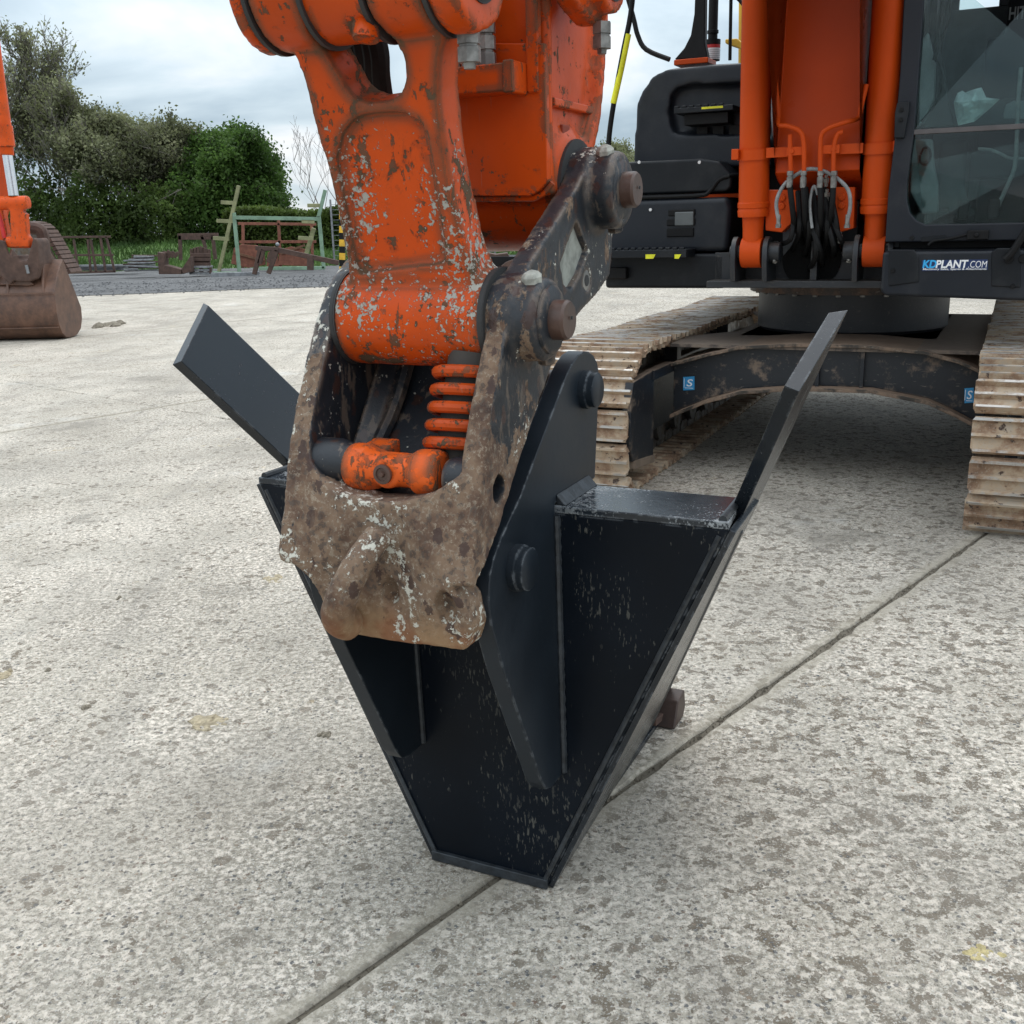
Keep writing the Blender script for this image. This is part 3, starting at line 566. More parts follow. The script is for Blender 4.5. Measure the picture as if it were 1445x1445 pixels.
EAR = [(.233, 1.208), (.221, 1.238), (.197, 1.258), (.168, 1.270), (.138, 1.274), (.105, 1.270), (.070, 1.256), (.038, 1.237), (-.207, 1.033), (-.300, .972), (-.330, .945), (-.350, .915), (-.361, .866), (-.352, .82), (-.302, .698), (-.132, .366), (-.110, .338), (-.082, .327), (-.0, .327), (-.036, .955), (-.036, .975), (.202, .975)]
for s in (-1, 1):
    a0, a1 = (.165, .205) if s > 0 else (-.205, -.165)
    e = vb.part('ear', MB().plateA(EAR, a0, a1), M_ear, bevel=.003)
    for (D, Z, r) in ((.139, 1.190, .042), (-.237, .896, .047)):
        x = s * .205
        vb.part('pin_boss', MB().lathe((x, D, Z), (s, 0, 0), [(-.004, r), (.014, r), (.016, r - .004), (.030, r - .004), (.033, r - .008)]), M_ear, bevel=0, smooth=40)
    # welds round the ear
    vb.part('weld_bead', MB().tube([(s * .209, -.006 - .034 * z, z) for z in np.linspace(.335, .95, 44)], lambda t: .0085 + .0012 * sin(t * 130), 8, 1), WB)
    vb.part('weld_bead', MB().tube([(s * .161, -.006 - .034 * z, z) for z in np.linspace(.335, .95, 44)], .0075, 8, 1), WB)
    vb.part('weld_bead', MB().prism([(s * .205, -.03, T_ + .016), (s * .228, -.03, T_ + .016), (s * .205, -.03, T_ + .040)], (0, .19, 0)), WB, bevel=.003)
    vb.part('weld_bead', MB().tube([(s * (SA(d, T_) - .014), d, T_ + .018) for d in np.linspace(-.03, .14, 14)], .009, 8, 1), WB)
# two pins that the hitch jaws hold
for (D, Z, r) in ((.139, 1.190, .040), (-.237, .896, .044)):
    vb.part('bucket_pin', MB().cyl((-.168, D, Z), (.168, D, Z), r), M_pin)

# ------------------------------------------------------------------ quick hitch
qh = Thing('quick_hitch', 'muddy brown cast quick hitch with orange lock spring, clamped on the black bucket', 'hitch', (0, -.2, .75))
off = qh.off
RIM = [(.219, 1.700), (.160, 1.668), (.09, 1.616), (-.03, 1.545), (-.138, 1.484), (-.19, 1.453), (-.222, 1.425), (-.26, 1.37), (-.298, 1.305), (-.345, 1.215), (-.378, 1.14), (-.405, 1.05), (-.432, .95), (-.440, .928), (-.425, .915), (-.32, 1.00), (-.24, 1.09), (-.163, 1.169), (-.11, 1.218), (-.057, 1.267), (.02, 1.32), (.101, 1.361), (.20, 1.39), (.285, 1.428), (.30, 1.48), (.304, 1.56), (.295, 1.64), (.270, 1.688), (.245, 1.702)]
parts = []
for s in (-1, 1):
    parts.append(MB().plateA(RIM, s * .168, s * .212))
    # raised front rim of the side plate
    rim = [RIM[i] for i in range(0, 14)]
    parts.append(MB().tube([(s * .198, D + .012, Z - .010) for D, Z in rim], .0145, 8, 2))
    for (D, Z, r, l) in ((-.18, 1.372, .078, .262), (.21, 1.609, .080, .268)):
        if s < 0:
            if D > 0: parts.append(MB().cyl((-.155, D, Z), (-.225, D, Z), r))
            continue
        parts.append(MB().lathe((s * .15, D, Z), (s, 0, 0), [(0, r + .006), (.062, r + .006), (.070, r), (l - .158, r), (l - .149, r - .008)]))
APR = [tuple(onD(u, v, -.42)[::2]) for u, v in [(400, 612), (414, 612), (421, 650), (440, 677), (470, 697), (510, 710), (555, 712), (600, 701), (640, 673), (656, 645), (666, 612), (683, 612), (684, 700), (676, 760), (667, 812), (655, 822), (640, 819), (659, 850), (664, 890), (650, 923), (640, 922), (560, 911), (500, 902), (470, 885), (458, 862), (450, 835), (440, 812), (425, 795), (408, 789), (396, 778), (390, 740)]]
APR = [(max(-.213, min(.213, a)), z) for a, z in APR]
RF = [(.93, -.444), (.95, -.436), (1.05, -.408), (1.14, -.382), (1.20, -.355)]
def rimD(z): return float(np.interp(z, [q[0] for q in RF], [q[1] for q in RF])) + .26 * max(0, .93 - z)
apm = MB(); na = len(APR); apm.add([(a, rimD(z), z) for a, z in APR] + [(a, rimD(z) + .075, z) for a, z in APR], [tuple(range(na))[::-1], tuple(range(na, 2 * na))] + [(i, (i + 1) % na, na + (i + 1) % na, na + i) for i in range(na)])
_t = bmesh.new(); _m = apm.mesh('t'); _t.from_mesh(_m); bmesh.ops.triangulate(_t, faces=_t.faces); parts.append(MB().add([v.co[:] for v in _t.verts], [[v.index for v in f.verts] for f in _t.faces])); _t.free()
# lower jaw, narrower, running back under the front pin
jaw = [(-.40, .90), (-.385, .785), (-.35, .755), (-.18, .775), (-.10, .82), (-.06, .88), (-.08, .93), (-.16, .945), (-.20, .86), (-.27, .83), (-.30, .86), (-.30, .95), (-.24, 1.0), (-.36, 1.03)]
parts.append(MB().plateA(jaw, -.120, .146))
# lifting lug
parts.append(MB().tube([(.018, -.425, 1.0), (-.006, -.472, .948), (-.030, -.490, .895), (-.052, -.480, .845), (-.058, -.44, .815)], lambda t: .027 + .008 * t, 12, 4))
ov = onA(705, 690, .212)
cuts = [MB().ball((.016, -.44, .876), (.025, .07, .038), 16, 10), MB().ball((.150, -.435, .866), (.023, .042, .042), 20, 12),
        MB().lathe((.12, ov[1], ov[2]), (1, 0, 0), [(0, .027), (.25, .027)]), MB().lathe((-.30, ov[1], ov[2]), (1, 0, 0), [(0, .027), (.18, .027)])]
dia = [onA(u, v, .208)[1:] for u, v in [(811, 312), (827, 354), (815, 388), (803, 408), (794, 402), (788, 373)]]
cuts.append(MB().plateA(dia, .196, .25))
ovl = onA(826, 396, .208); cuts.append(MB().cyl((.16, ovl[1], ovl[2]), (.25, ovl[1], ovl[2]), .021))
me = sculpt(parts, cuts, .0046, 3, off, .0013, 30, 'hitch_body')
for q in (M_cast, M_cast_side, M_cast_in): me.materials.append(q)
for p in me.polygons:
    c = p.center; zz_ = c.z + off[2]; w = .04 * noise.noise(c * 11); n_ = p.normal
    hole = hypot(c.y + off[1] - ov[1], zz_ - ov[2]) < .029 and abs(c.x) < .207 and abs(c.x) > .12  # hole walls take the black inside material, shade put into the colour
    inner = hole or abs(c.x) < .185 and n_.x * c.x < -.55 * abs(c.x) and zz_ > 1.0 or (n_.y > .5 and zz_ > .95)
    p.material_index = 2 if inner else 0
qh.part('hitch_body', me, None, smooth=180)
# inside: dark web between the side plates
iw = qh.part('inner_web', MB().plateA([(-.00, 1.34), (-.10, 1.19), (-.22, 1.09), (-.34, 1.0), (-.33, .97), (-.20, 1.05), (-.08, 1.15), (.03, 1.30), (.05, 1.46), (.02, 1.46)], -.168, .168), M_cast_in, bevel=.01)
qh.part('inner_rib', MB().tube([(-.10, -.035, 1.38), (-.115, -.12, 1.20), (-.12, -.22, 1.10)], .016, 8, 3), M_cast_in, iw)
qh.part('inner_rib', MB().prism([(-.168, -.02, 1.40), (-.168, -.26, 1.08), (-.125, -.24, 1.07), (-.12, .0, 1.38)], (0, .05, 0)), M_cast_in, iw, bevel=.01)
lz = 1.094; ld = -.335
qh.part('lock_cylinder', MB().lathe((-.172, ld, lz + .012), (1, 0, 0), [(0, .046), (.05, .046), (.075, .040), (.085, .036)]), M_cast_in, bevel=0)
qh.part('lock_cylinder', MB().lathe((.175, ld, lz), (-1, 0, 0), [(0, .040), (.04, .040), (.055, .034)]), M_cast_in)
fk = qh.part('lock_fork', sculpt([MB().lathe((-.098, ld, lz + .006), (1, 0, 0), [(0, .040), (.012, .046), (.045, .047), (.065, .034), (.14, .033), (.155, .044), (.195, .045), (.205, .04)]), MB().plateA([(ld - .01, lz + .035), (ld + .08, lz + .05), (ld + .08, lz - .03), (ld - .01, lz - .035)], -.09, -.03),
    MB().lathe((.0, ld - .015, lz + .006), (0, -1, 0), [(0, .034), (.022, .030)])], (MB().cyl((.0, ld - .06, lz + .006), (.0, ld - .038, lz + .006), .021),), .0042, 3, off, .0008, 30, 'lock_fork'), M_fork, smooth=180)
qh.part('fork_bolt', MB().lathe((0, ld - .040, lz + .006), (0, -1, 0), [(0, .019), (.006, .019), (.007, .013), (.004, .012), (.004, .006), (.010, .004)], 22), M_pin, fk)
# lock spring round its rod
sa, sb = Vector(onD(670, 522, -.22)), Vector(onD(653, 648, -.26)); ax = (sb - sa).normalized(); ex = Vector((1, 0, 0)); ex = (ex - ax * ex.dot(ax)).normalized(); ey = ax.cross(ex)
sr = .070; tn = 5.1; pts = [sa + (sb - sa) * t + (ex * cos(2 * pi * tn * t) + ey * sin(2 * pi * tn * t)) * sr for t in np.linspace(0, 1, 150)]
qh.part('lock_spring', MB().tube(pts, .0118, 10, 1), M_spring)
qh.part('spring_rod', MB().cyl(sa - ax * .03, sb + ax * .02, .054), plain('dusty_rod', (.05, .043, .036), .7), label='dark rod inside the orange spring')
# pins, collars and grease-bolt heads
for s in (-1, 1):
    for (D, Z) in ((-.18, 1.372), (.21, 1.609)):
        qh.part('seal_ring', MB().lathe((s * .160, D, Z), (s, 0, 0), [(-.004, .096), (.008, .096)] if D < 0 else [(-.004, .108), (.008, .108)], 36), M_seal, smooth=40)
        if s < 0: continue
        qh.part('pin_collar', MB().lathe((s * .258, D, Z), (s, 0, 0), [(0, .066), (.010, .064), (.014, .055)], 14), M_cast_side, smooth=30)
        p = qh.part('hitch_pin', MB().lathe((s * .25, D, Z), (s, 0, 0), [(0, .0375), (.046, .037), (.051, .033)], 30), M_pin, smooth=30)
        qh.part('pin_dimple', MB().cyl((s * .3035, D + .003, Z + .004), (s * .3052, D + .003, Z + .004), .0035, n=10), M_seal, p)
        qh.part('keeper_bolt', MB().lathe((s * .238, D - .025, Z + .071), (0, -.25, 1), [(-.01, .020), (.010, .020), (.017, .014), (.021, .005)], 7), plain('bolt_lime', (.42, .42, .37), .8, 0, .4, 60, 1) if s > 0 else M_pin, smooth=25)
        qh.part('keeper_bolt', MB().lathe((s * .240, D + .03, Z - .074), (0, .2, -1), [(-.01, .018), (.010, .018), (.014, .012)], 6), M_cast_side, smooth=25)
qh.part('indicator_plate', MB().prism([(.1985, p[0], p[1]) for p in dia], (.002, 0, 0)), plain('bare_plate', (.33, .34, .30), .7, .1, .35, 30, .6), label='pale scraped diamond plate let into the side')
qh.part('grommet', MB().lathe((.203, ovl[1], ovl[2]), (1, 0, 0), [(0, .024), (.007, .023), (.008, .017)], 20), M_steel, smooth=30)
qh.part('grommet_hole', MB().cyl((.2085, ovl[1], ovl[2]), (.2120, ovl[1], ovl[2]), .012, n=14), M_seal)

# ------------------------------------------------------------------ the excavator: dipper, links, boom, cylinders
ex = Thing('excavator', 'large orange tracked excavator with dark grey bodywork and cab, its arm reaching towards us', 'excavator', (.05, 5.5, 0))
eo = ex.off
# bucket link between bucket cylinder and front hitch pin
LD = Vector((0, -.18, .583)).normalized(); LN = Vector((0, .583, .18)).normalized(); L0 = Vector((0, -.18, 1.372))
def onL(u, v, dp=-.045):
    n = (0, LN.y, LN.z); c = LN.dot(L0 + LN * dp); q = Vector(hit(u, v, n, c)); return (q.x, (q - L0).dot(LD))
def lp(a, s, dp): q = L0 + LD * s + LN * dp; return (a, q.y, q.z)
lo_ = [onL(u, v) for u, v in [(408, 60), (425, 105), (437, 150), (449, 195), (463, 245), (475, 300), (486, 350), (492, 395), (488, 420), (476, 445)]]
hi_ = [onL(u, v) for u, v in [(690, 455), (686, 425), (672, 395), (660, 365), (650, 330), (641, 290), (631, 240), (622, 180), (617, 130), (619, 80), (628, 50)]]
outl = lo_ + hi_ + [(.155, .62), (.155, .70), (-.155, .70), (-.155, .62)]
win = [onL(u, v) for u, v in [(452, 66), (465, 87), (478, 108), (486, 125), (500, 141), (519, 147), (548, 143), (565, 133), (572, 110), (570, 84), (560, 64)]]
win += [(.06, .58), (-.06, .58)]
rec = [onL(u, v) for u, v in [(473, 225), (482, 188), (500, 166), (530, 160), (570, 160), (592, 172), (602, 195), (610, 240), (622, 320), (628, 372), (505, 388), (492, 330)]]
body = [MB().prism([lp(a, s, -.045) for a, s in outl], tuple(LN * .085)), MB().cyl((-.163, -.18, 1.372), (.163, -.18, 1.372), .094, n=40)]
# boss fillets, fins running down to the lower tube
body.append(MB().prism([lp(a, s, -.03) for a, s in [(-.155, 0), (-.155, .05), (-.10, .10), (.12, .16), (.155, .06), (.155, 0)]], tuple(LN * .07)))
for s in (-1, 1): body.append(MB().cyl((s * .062, -.36, 1.947), (s * .162, -.36, 1.947), .102, n=40))
cuts = [MB().prism([lp(a, s, -.2) for a, s in win], tuple(LN * .4)), MB().prism([lp(a, s, -.2) for a, s in rec], tuple(LN * .170)), MB().cyl((-.060, -.36, 1.947), (.060, -.36, 1.947), .112, n=40)]
me = sculpt(body, cuts, .0056, 3, eo, .0009, 22, 'bucket_link')
lk = ex.part('bucket_link', me, M_link, smooth=180)
ex.part('cylinder_eye', MB().cyl((-.056, -.36, 1.947), (.056, -.36, 1.947), .098, n=40).tube([(.0, -.36, 1.90), (.04, -.41, 1.862), (.045, -.42, 1.842)], .022, 12, 2), M_orange_w, bevel=.004)
ex.part('cylinder_rod', MB().cyl((0, -.36, 1.96), (0, -.25, 3.6), .05), M_chrome)
for a in (-.166, -.058, .058, .170): ex.part('seal_ring', MB().cyl((a - .004, -.36, 1.947), (a + .004, -.36, 1.947), .1055, n=40), M_seal, lk)
for s in (-1, 1): ex.part('seal_ring', MB().cyl((s * .160, -.18, 1.372), (s * .166, -.18, 1.372), .0965, n=40), M_seal, lk)
# black hoses hanging behind the window of the link
hz_ = [(-.02, .00), (.005, -.02), (.03, -.04)]
for k, u in enumerate((500, 512, 524, 534)):
    ex.part('hose', MB().tube([onD(u - 26 + k * 5, -20, -.22), onD(u - 10, 30, -.21), onD(u, 75, -.20), onD(u + 2, 110, -.18), onD(u + 10, 160, -.14), onD(u + 22, 210, -.10)], .021, 10, 5), M_hose)
ex.part('hose_sleeve', MB().tube([onD(472, 40, -.2), onD(478, 72, -.2), onD(484, 98, -.2)], .022, 10, 3), M_hose)
# side links from the link's top pin to the dipper
for s in (-1, 1):
    prof = arc((-.36, 1.947), .105, 100, 270, 14) + [(-.28, 1.905), (-.16, 1.965), (.02, 1.975), (.08, 1.95)] + arc((.17, 2.03), .10, -110, 80, 14) + [(.02, 2.07), (-.2, 2.08)]
    x0, x1 = (.180, .225) if s > 0 else (-.200, -.170)
    sl = ex.part('side_link', sculpt([MB().plateA(prof, x0, x1), MB().cyl((s * .168, -.36, 1.947), (.228 if s > 0 else -.200, -.36, 1.947), .098), MB().cyl((s * .168, .17, 2.03), (s * .262, .17, 2.03), .082), MB().tube([(s * .215, -.25, 1.925), (s * .22, -.08, 1.985), (s * .22, .05, 1.985)], .018, 8, 2)], (), .007, 5, eo, .0009, 22), M_orange_w, smooth=180)
    for (D, Z) in ((-.36, 1.947), (.17, 2.03)):
        if s < 0: continue
        e_ = .226 if D < 0 else .260
        ex.part('link_pin', MB().lathe((e_, D, Z), (s, 0, 0), [(0, .052), (.016, .050), (.018, .046)], 30), M_orange_w, sl)
        ex.part('pin_groove', MB().lathe((e_ - .002, D, Z), (s, 0, 0), [(0, .060), (.006, .060)], 30), M_seal, sl)
        ex.part('lock_nut', MB().lathe((e_ - .028, D + .01, Z - .094), (0, 0, -1), [(0, .020), (.022, .020), (.023, .017), (.026, .017), (.027, .020), (.050, .020), (.051, .011), (.060, .010)], 6), M_steel, sl, smooth=20)
# dipper arm
dp = ex.part('dipper_arm', sculpt([MB().plateA([(.12, 1.56), (.085, 1.72), (.085, 4.3), (.40, 4.3), (.40, 1.95), (.34, 1.74), (.30, 1.6), (.26, 1.54)], -.142, .142),
    MB().plateA([(.058, 1.60), (.056, 4.3), (.082, 4.3), (.084, 1.60)], -.166, .166), MB().cyl((-.156, .21, 1.609), (.156, .21, 1.609), .124, n=48), MB().cyl((-.166, .21, 1.609), (.166, .21, 1.609), .104, n=40),
    MB().plateA([(.27, 1.62), (.36, 1.76), (.41, 1.95), (.41, 4.3), (.375, 4.3), (.375, 1.96), (.33, 1.80), (.25, 1.70)], -.166, .166)], (), .009, 4, eo, .001, 18), M_orange_w, smooth=180)
fp = [onD(u, v, .05) for u, v in [(600, 62), (772, 62), (774, 150), (777, 256), (764, 270), (752, 277), (600, 277)]]
ex.part('wear_plate', MB().plateD([(p[0], p[2]) for p in fp], .036, .0565), M_orange_w, dp, bevel=.003)
ex.part('weld_bead', MB().tube([(p[0], .050, p[2]) for p in (onD(u, v, .05) for u, v in [(610, 281), (680, 281), (754, 280), (768, 273), (780, 258)])], .006, 8, 1), M_orange_w, dp)
ex.part('side_rib', MB().box(.142, .160, .10, .36, 1.775, 1.792), M_orange_w, dp, bevel=.004)
ex.part('side_socket', MB().box(.142, .150, .165, .205, 1.70, 1.745), plain('socket_shade', (.30, .04, .01), .6), dp, bevel=.003)
# bracket with hose unions on the dipper front
q0 = onD(634, 95, -.03); q1 = onD(712, 128, -.03)
ex.part('hose_bracket', MB().box(q0[0] - .06, q1[0], -.03, .05, q1[2], q0[2]), M_orange_w, dp, bevel=.004)
ex.part('bracket_cheek', MB().prism([(q1[0] - .002, -.035, q0[2] + .004), (q1[0] - .002, .05, q0[2] + .004), (q1[0] - .002, .05, q1[2] - .004), (q1[0] - .002, -.035, q1[2] - .004)], (.022, 0, 0)), M_orange_w, dp, bevel=.004)
ex.part('guard_strip', MB().box(q1[0] + .02, q1[0] + .045, .03, .052, q1[2], 2.05), M_orange_w, dp, bevel=.003)
for (u, r, st) in ((642, .013, 2), (662, .015, 3), (675, .014, 2), (688, .0185, 3)):
    a = onD(u, 90, -.0)[0]; z = q0[2]; pr = []
    for k in range(st): pr += [(z_ := .0 + k * .030, r), (z_ + .024, r), (z_ + .025, r * .72), (z_ + .029, r * .72)]
    ex.part('hose_union', MB().lathe((a, .0, z), (0, 0, 1), [(t, rr) for t, rr in pr], 6), M_steel, dp, smooth=20)
    ex.part('hose', MB().tube([(a, .0, z + st * .03 - .01), (a, .0, z + .35), (a, .01, z + .7)], r * .8, 8, 2), M_hose if st > 2 else M_orange_w, dp)
# boom, up and over to the dipper, out of the picture
bm = ex.part('boom', MB().plateA([(4.16, 1.74), (4.10, 1.77), (4.22, 2.7), (4.3, 3.6), (3.9, 4.6), (2.6, 5.0), (.7, 4.55), (.5, 4.3), (.8, 4.15), (2.6, 4.45), (3.6, 4.1), (4.95, 3.3), (5.1, 2.6), (4.95, 1.62), (4.8, 1.52), (4.55, 1.62)], -.205, .240), M_orange_d, bevel=.006)
ex.part('boom_foot_boss', MB().cyl((-.22, 4.76, 1.58), (.26, 4.76, 1.58), .10, n=36), M_orange_d, bm, bevel=.006)
ex.part('dipper_head', MB().plateA([(.05, 4.2), (.45, 4.2), (.75, 4.5), (.5, 4.75), (.0, 4.6)], -.18, .18), M_orange, bevel=.01)
# boom cylinders with straps and pipes
for s, uu in ((-1, 0), (1, 1)):
    c = -.332 if s < 0 else .335
    top = Vector((c, 4.02, 3.6)); bot = Vector((c, 4.17, 1.345)); ax = (top - bot).normalized()
    P = lambda t: bot + ax * t
    cy = ex.part('boom_cylinder', MB().lathe(bot, ax, [(.075, .055), (.20, .062), (.2005, .086), (.23, .089), (.245, .084), (.25, .089), (.275, .089), (.28, .0835), (1.40, .0835), (1.402, .0845), (1.44, .0845), (1.442, .0835), (2.2, .083)], 40), M_orange, smooth=35)
    ex.part('cylinder_eye', MB().cyl(bot - Vector((.058, 0, 0)), bot + Vector((.058, 0, 0)), .085, n=32).cyl(bot, P(.2), .058), M_orange, cy, bevel=.004)
    ex.part('cylinder_pin', MB().cyl(bot + Vector((-.125, 0, 0)), bot + Vector((.125, 0, 0)), .040, n=24), M_frame, cy)
    zc_ = onD(1130, 214, 4.1)[2]; t = zc_ - 1.345
    ex.part('pipe_strap', MB().lathe(P(t - .028), ax, [(0, .0855), (0, .094), (.056, .094), (.056, .0855)], 32), M_orange, cy)
    st0 = c - s * .05; ex.part('pipe_strap', MB().box(min(c - s * .08, c - s * .245), max(c - s * .08, c - s * .245), 4.055, 4.065, zc_ - .026, zc_ + .026), M_orange, cy, bevel=.002)
    ex.part('strap_clamp', MB().box(min(c - s * .195, c - s * .285), max(c - s * .195, c - s * .285), 4.025, 4.055, zc_ - .022, zc_ + .022).lathe((c - s * .225, 4.027, zc_), (0, -1, 0), [(0, .014), (.010, .013)], 6), M_orange, cy, bevel=.002)
    ex.part('strap_lug', MB().box(min(c + s * .07, c + s * .108), max(c + s * .07, c + s * .108), 4.04, 4.09, zc_ - .028, zc_ + .028), M_orange, cy, bevel=.003)
    px_ = [(1092, 100), (1094, 128), (1097, 160), (1099, 176), (1112, 178), (1130, 186), (1135, 205), (1135, 242)] if s < 0 else [(1222, 118), (1214, 150), (1210, 166), (1196, 172), (1172, 180), (1160, 190), (1158, 212), (1158, 242)]
    ex.part('hydraulic_pipe', MB().tube([(p[0], 4.02 + (.04 if k < 3 else 0), p[2]) for k, p in enumerate(onD(u, v, 4.03) for u, v in px_)], .0125, 10, 4), M_orange, cy)
    px_ = [(1115, 190), (1115, 205), (1116, 242)] if s < 0 else [(1190, 186), (1182, 190), (1177, 208), (1176, 242)]
    ex.part('hydraulic_pipe', MB().tube([(p[0], 4.03, p[2]) for p in (onD(u, v, 4.03) for u, v in px_)], .0125, 10, 4), M_orange, cy)
    vbk = [(1082, 268), (1126, 268), (1126, 308), (1105, 328), (1082, 325)] if s < 0 else [(1176, 264), (1208, 264), (1206, 322), (1186, 328), (1176, 312)]
    vb_ = ex.part('hose_manifold', MB().plateD([(p[0], p[2]) for p in (onD(u, v, 4.2) for u, v in vbk)], 4.16, 4.28), M_orange, cy, bevel=.006)
    for (u, v) in ([(1104, 279), (1103, 291)] if s < 0 else [(1188, 278), (1188, 290)]):
        q = onD(u, v, 4.16); ex.part('port_plug', MB().lathe(q, (0, -1, 0), [(0, .020), (.012, .018), (.014, .010), (.012, .009)], 16), M_orange, vb_)
# hoses out of the four pipes down to the swivel
for k, (u, v, w, z_) in enumerate([(1115, 243, 1122, 318), (1134, 243, 1137, 320), (1158, 243, 1158, 322), (1177, 243, 1170, 316)]):
    a = onD(u, v, 4.02); e = onD(u + (w - u) * .4, 290, 4.03); b = onD(w, z_, 4.10); c = onD(w + (1150 - w) * .4, z_ + 25, 4.3)
    ex.part('hose_union', MB().lathe((a[0], 4.02, a[2] + .006), (0, 0, -1), [(0, .017), (.022, .017), (.024, .013), (.03, .013), (.032, .0175), (.085, .0165), (.087, .014)], 12), M_steel, smooth=25)
    ex.part('hose', MB().tube([(a[0], 4.02, a[2] - .06), e, b, c], .0155, 10, 5), M_hose)
g = [onD(u, v, 4.0) for u, v in [(1096, 311), (1093, 285), (1103, 262), (1122, 246), (1140, 238), (1160, 241), (1180, 252), (1195, 268), (1198, 290), (1194, 311)]]
ex.part('sleeved_hose', MB().tube([(p[0], p[1] + .05, p[2]) for p in g], .0105, 10, 4), M_sleeve)
for q in (g[0], g[-1]): ex.part('hose_union', MB().lathe((q[0], q[1] + .05, q[2] + .03), (0, 0, -1), [(0, .012), (.05, .012), (.052, .016), (.07, .016)], 8), M_steel, smooth=20)
g = [onD(u, v, 4.05) for u, v in [(1146, 322), (1143, 290), (1146, 268), (1150, 263), (1154, 275)]]; ex.part('sleeved_hose', MB().tube(g, .008, 8, 4), M_sleeve)
for (u0, v0, u1, v1, r) in ((1126, 290, 1118, 352, .015), (1137, 285, 1136, 360, .015), (1148, 290, 1148, 366, .014), (1163, 285, 1160, 362, .015), (1172, 292, 1180, 352, .014), (1120, 320, 1100, 345, .014), (1170, 318, 1190, 348, .014), (1140, 322, 1160, 372, .017), (1150, 325, 1142, 380, .016), (1164, 322, 1176, 360, .015)):
    a = onD(u0, v0 - 20, 4.12); m_ = onD((u0 + u1) / 2 + 6, (v0 + v1) / 2 + 4, 4.08); b = onD(u1, v1, 4.3); ex.part('hose', MB().tube([a, m_, b], r, 8, 6), M_hose)
for (u, v) in ((1166, 255), (1167, 275), (1166, 298), (1137, 298), (1185, 335)): q = onD(u, v, 4.1); ex.part('hose_union', MB().lathe(q, (0, -.2, 1), [(-.03, .011), (-.01, .011), (-.008, .016), (.012, .016), (.014, .010), (.03, .010)], 6), M_steel, smooth=20)

# ------------------------------------------------------------------ excavator upper body
def pD(pts, D): return [(p[0], p[2]) for p in (onD(u, v, D) for u, v in pts)]
# main frame: front beam with bracket plates for boom and cylinders
zb = 1.165
ex.part('main_frame', MB().box(-1.30, 1.40, 4.42, 8.0, zb - .02, zb + .10), M_frame, bevel=.01)
ex.part('frame_front', MB().box(-.60, .42, 4.36, 4.40, zb - .015, 1.34).box(-.60, .42, 4.18, 4.42, zb - .02, zb + .02), M_frame, bevel=.004)
for x in (-.425, -.245, .245, .425):
    ex.part('cylinder_bracket', MB().prism([(x - .014, D, Z) for D, Z in [(4.10, zb + .02), (4.075, 1.30)] + [(4.165 + .09 * cos(radians(t)), 1.345 + .09 * sin(radians(t))) for t in (190, 160, 130, 100, 70, 40)] + [(4.40, 1.40), (4.40, zb + .02)]], (.028, 0, 0)), M_frame, bevel=.003)
    if abs(x) < .3: ex.part('pin_cover', MB().lathe((x + (.014 if x < 0 else -.014), 4.165, 1.345), (1 if x < 0 else -1, 0, 0), [(0, .055), (.055, .055), (.06, .05)], 24), M_frame)
ex.part('hose_port', MB().cyl((-.03, 4.338, 1.30), (-.03, 4.358, 1.30), .165, n=40), plain('dark_opening', (.002, .002, .002), .9))
ex.part('centre_rib', MB().box(-.018, .02, 4.24, 4.36, zb + .02, 1.40), M_frame, bevel=.003)
ex.part('bracket_plate', MB().plateD([(-.19, 1.32), (-.10, 1.42), (-.10, 1.50), (-.20, 1.50)], 4.33, 4.345), plain('grey_plate', (.10, .11, .12), .45))
for x in (-.20, .205): ex.part('grease_nipple', MB().lathe((x, 4.16, 1.30), (0, -1, 0), [(0, .018), (.012, .018), (.014, .011), (.03, .010), (.034, .006)], 6), M_steel, smooth=20)
ex.part('valve_block', MB().box(-.16, .20, 4.5, 4.75, 1.38, 1.62), M_frame, bevel=.01)
# storage box, step and lid at the machine's right front
f0 = 4.36
ex.part('storage_box', MB().box(-1.30, -.535, f0, 5.2, zb - .035, 1.335), M_plastic2, bevel=.02, seg=3)
ft = ex.part('storage_front', MB().plateD([(-1.30, 1.345), (-.53, 1.345), (-.52, 1.46), (-.515, 1.60), (-.535, 1.66), (-1.29, 1.66), (-1.30, 1.60)], f0 + .02, 5.2), M_plastic, bevel=.035, seg=4)
sl = [onD(u, v, f0) for u, v in [(940, 295), (981, 313), (940, 318), (978, 333)]]
for (u0, v0, u1, v1) in ((942, 296, 980, 304), (940, 309, 980, 318), (940, 322, 978, 334)):
    a = onD(u0, v0, f0); b = onD(u1, v1, f0); ex.part('vent_slot', MB().box(a[0], b[0], f0 + .008, f0 + .022, b[2], a[2]), M_hose, ft, bevel=.006)
a = onD(952, 297, f0 - .0); b = onD(978, 318, f0); ex.part('work_lamp', MB().box(a[0], b[0], f0 + .002, f0 + .012, b[2], a[2] - .01), plain('lamp_lens', (.10, .11, .11), .25), ft, bevel=.008)
ex.part('lid', MB().plateD([(-1.29, 1.69), (-.56, 1.69), (-.53, 1.71), (-.52, 1.78), (-.60, 1.865), (-.72, 1.885), (-1.29, 1.885)], 4.42, 5.1), M_plastic2, bevel=.03, seg=4)
ex.part('lid_seal', MB().tube([(-1.29, 4.40, 1.675), (-.75, 4.40, 1.672), (-.66, 4.41, 1.69), (-.60, 4.42, 1.76), (-.52, 4.45, 1.78), (-.50, 4.8, 1.78)], .013, 8, 3), M_hose)
for u, v in ((918, 296), (902, 229), (987, 229)): q = onD(u, v, f0 + .01); ex.part('panel_bolt', MB().lathe(q, (0, -1, 0), [(0, .010), (.006, .009)], 12), M_white)
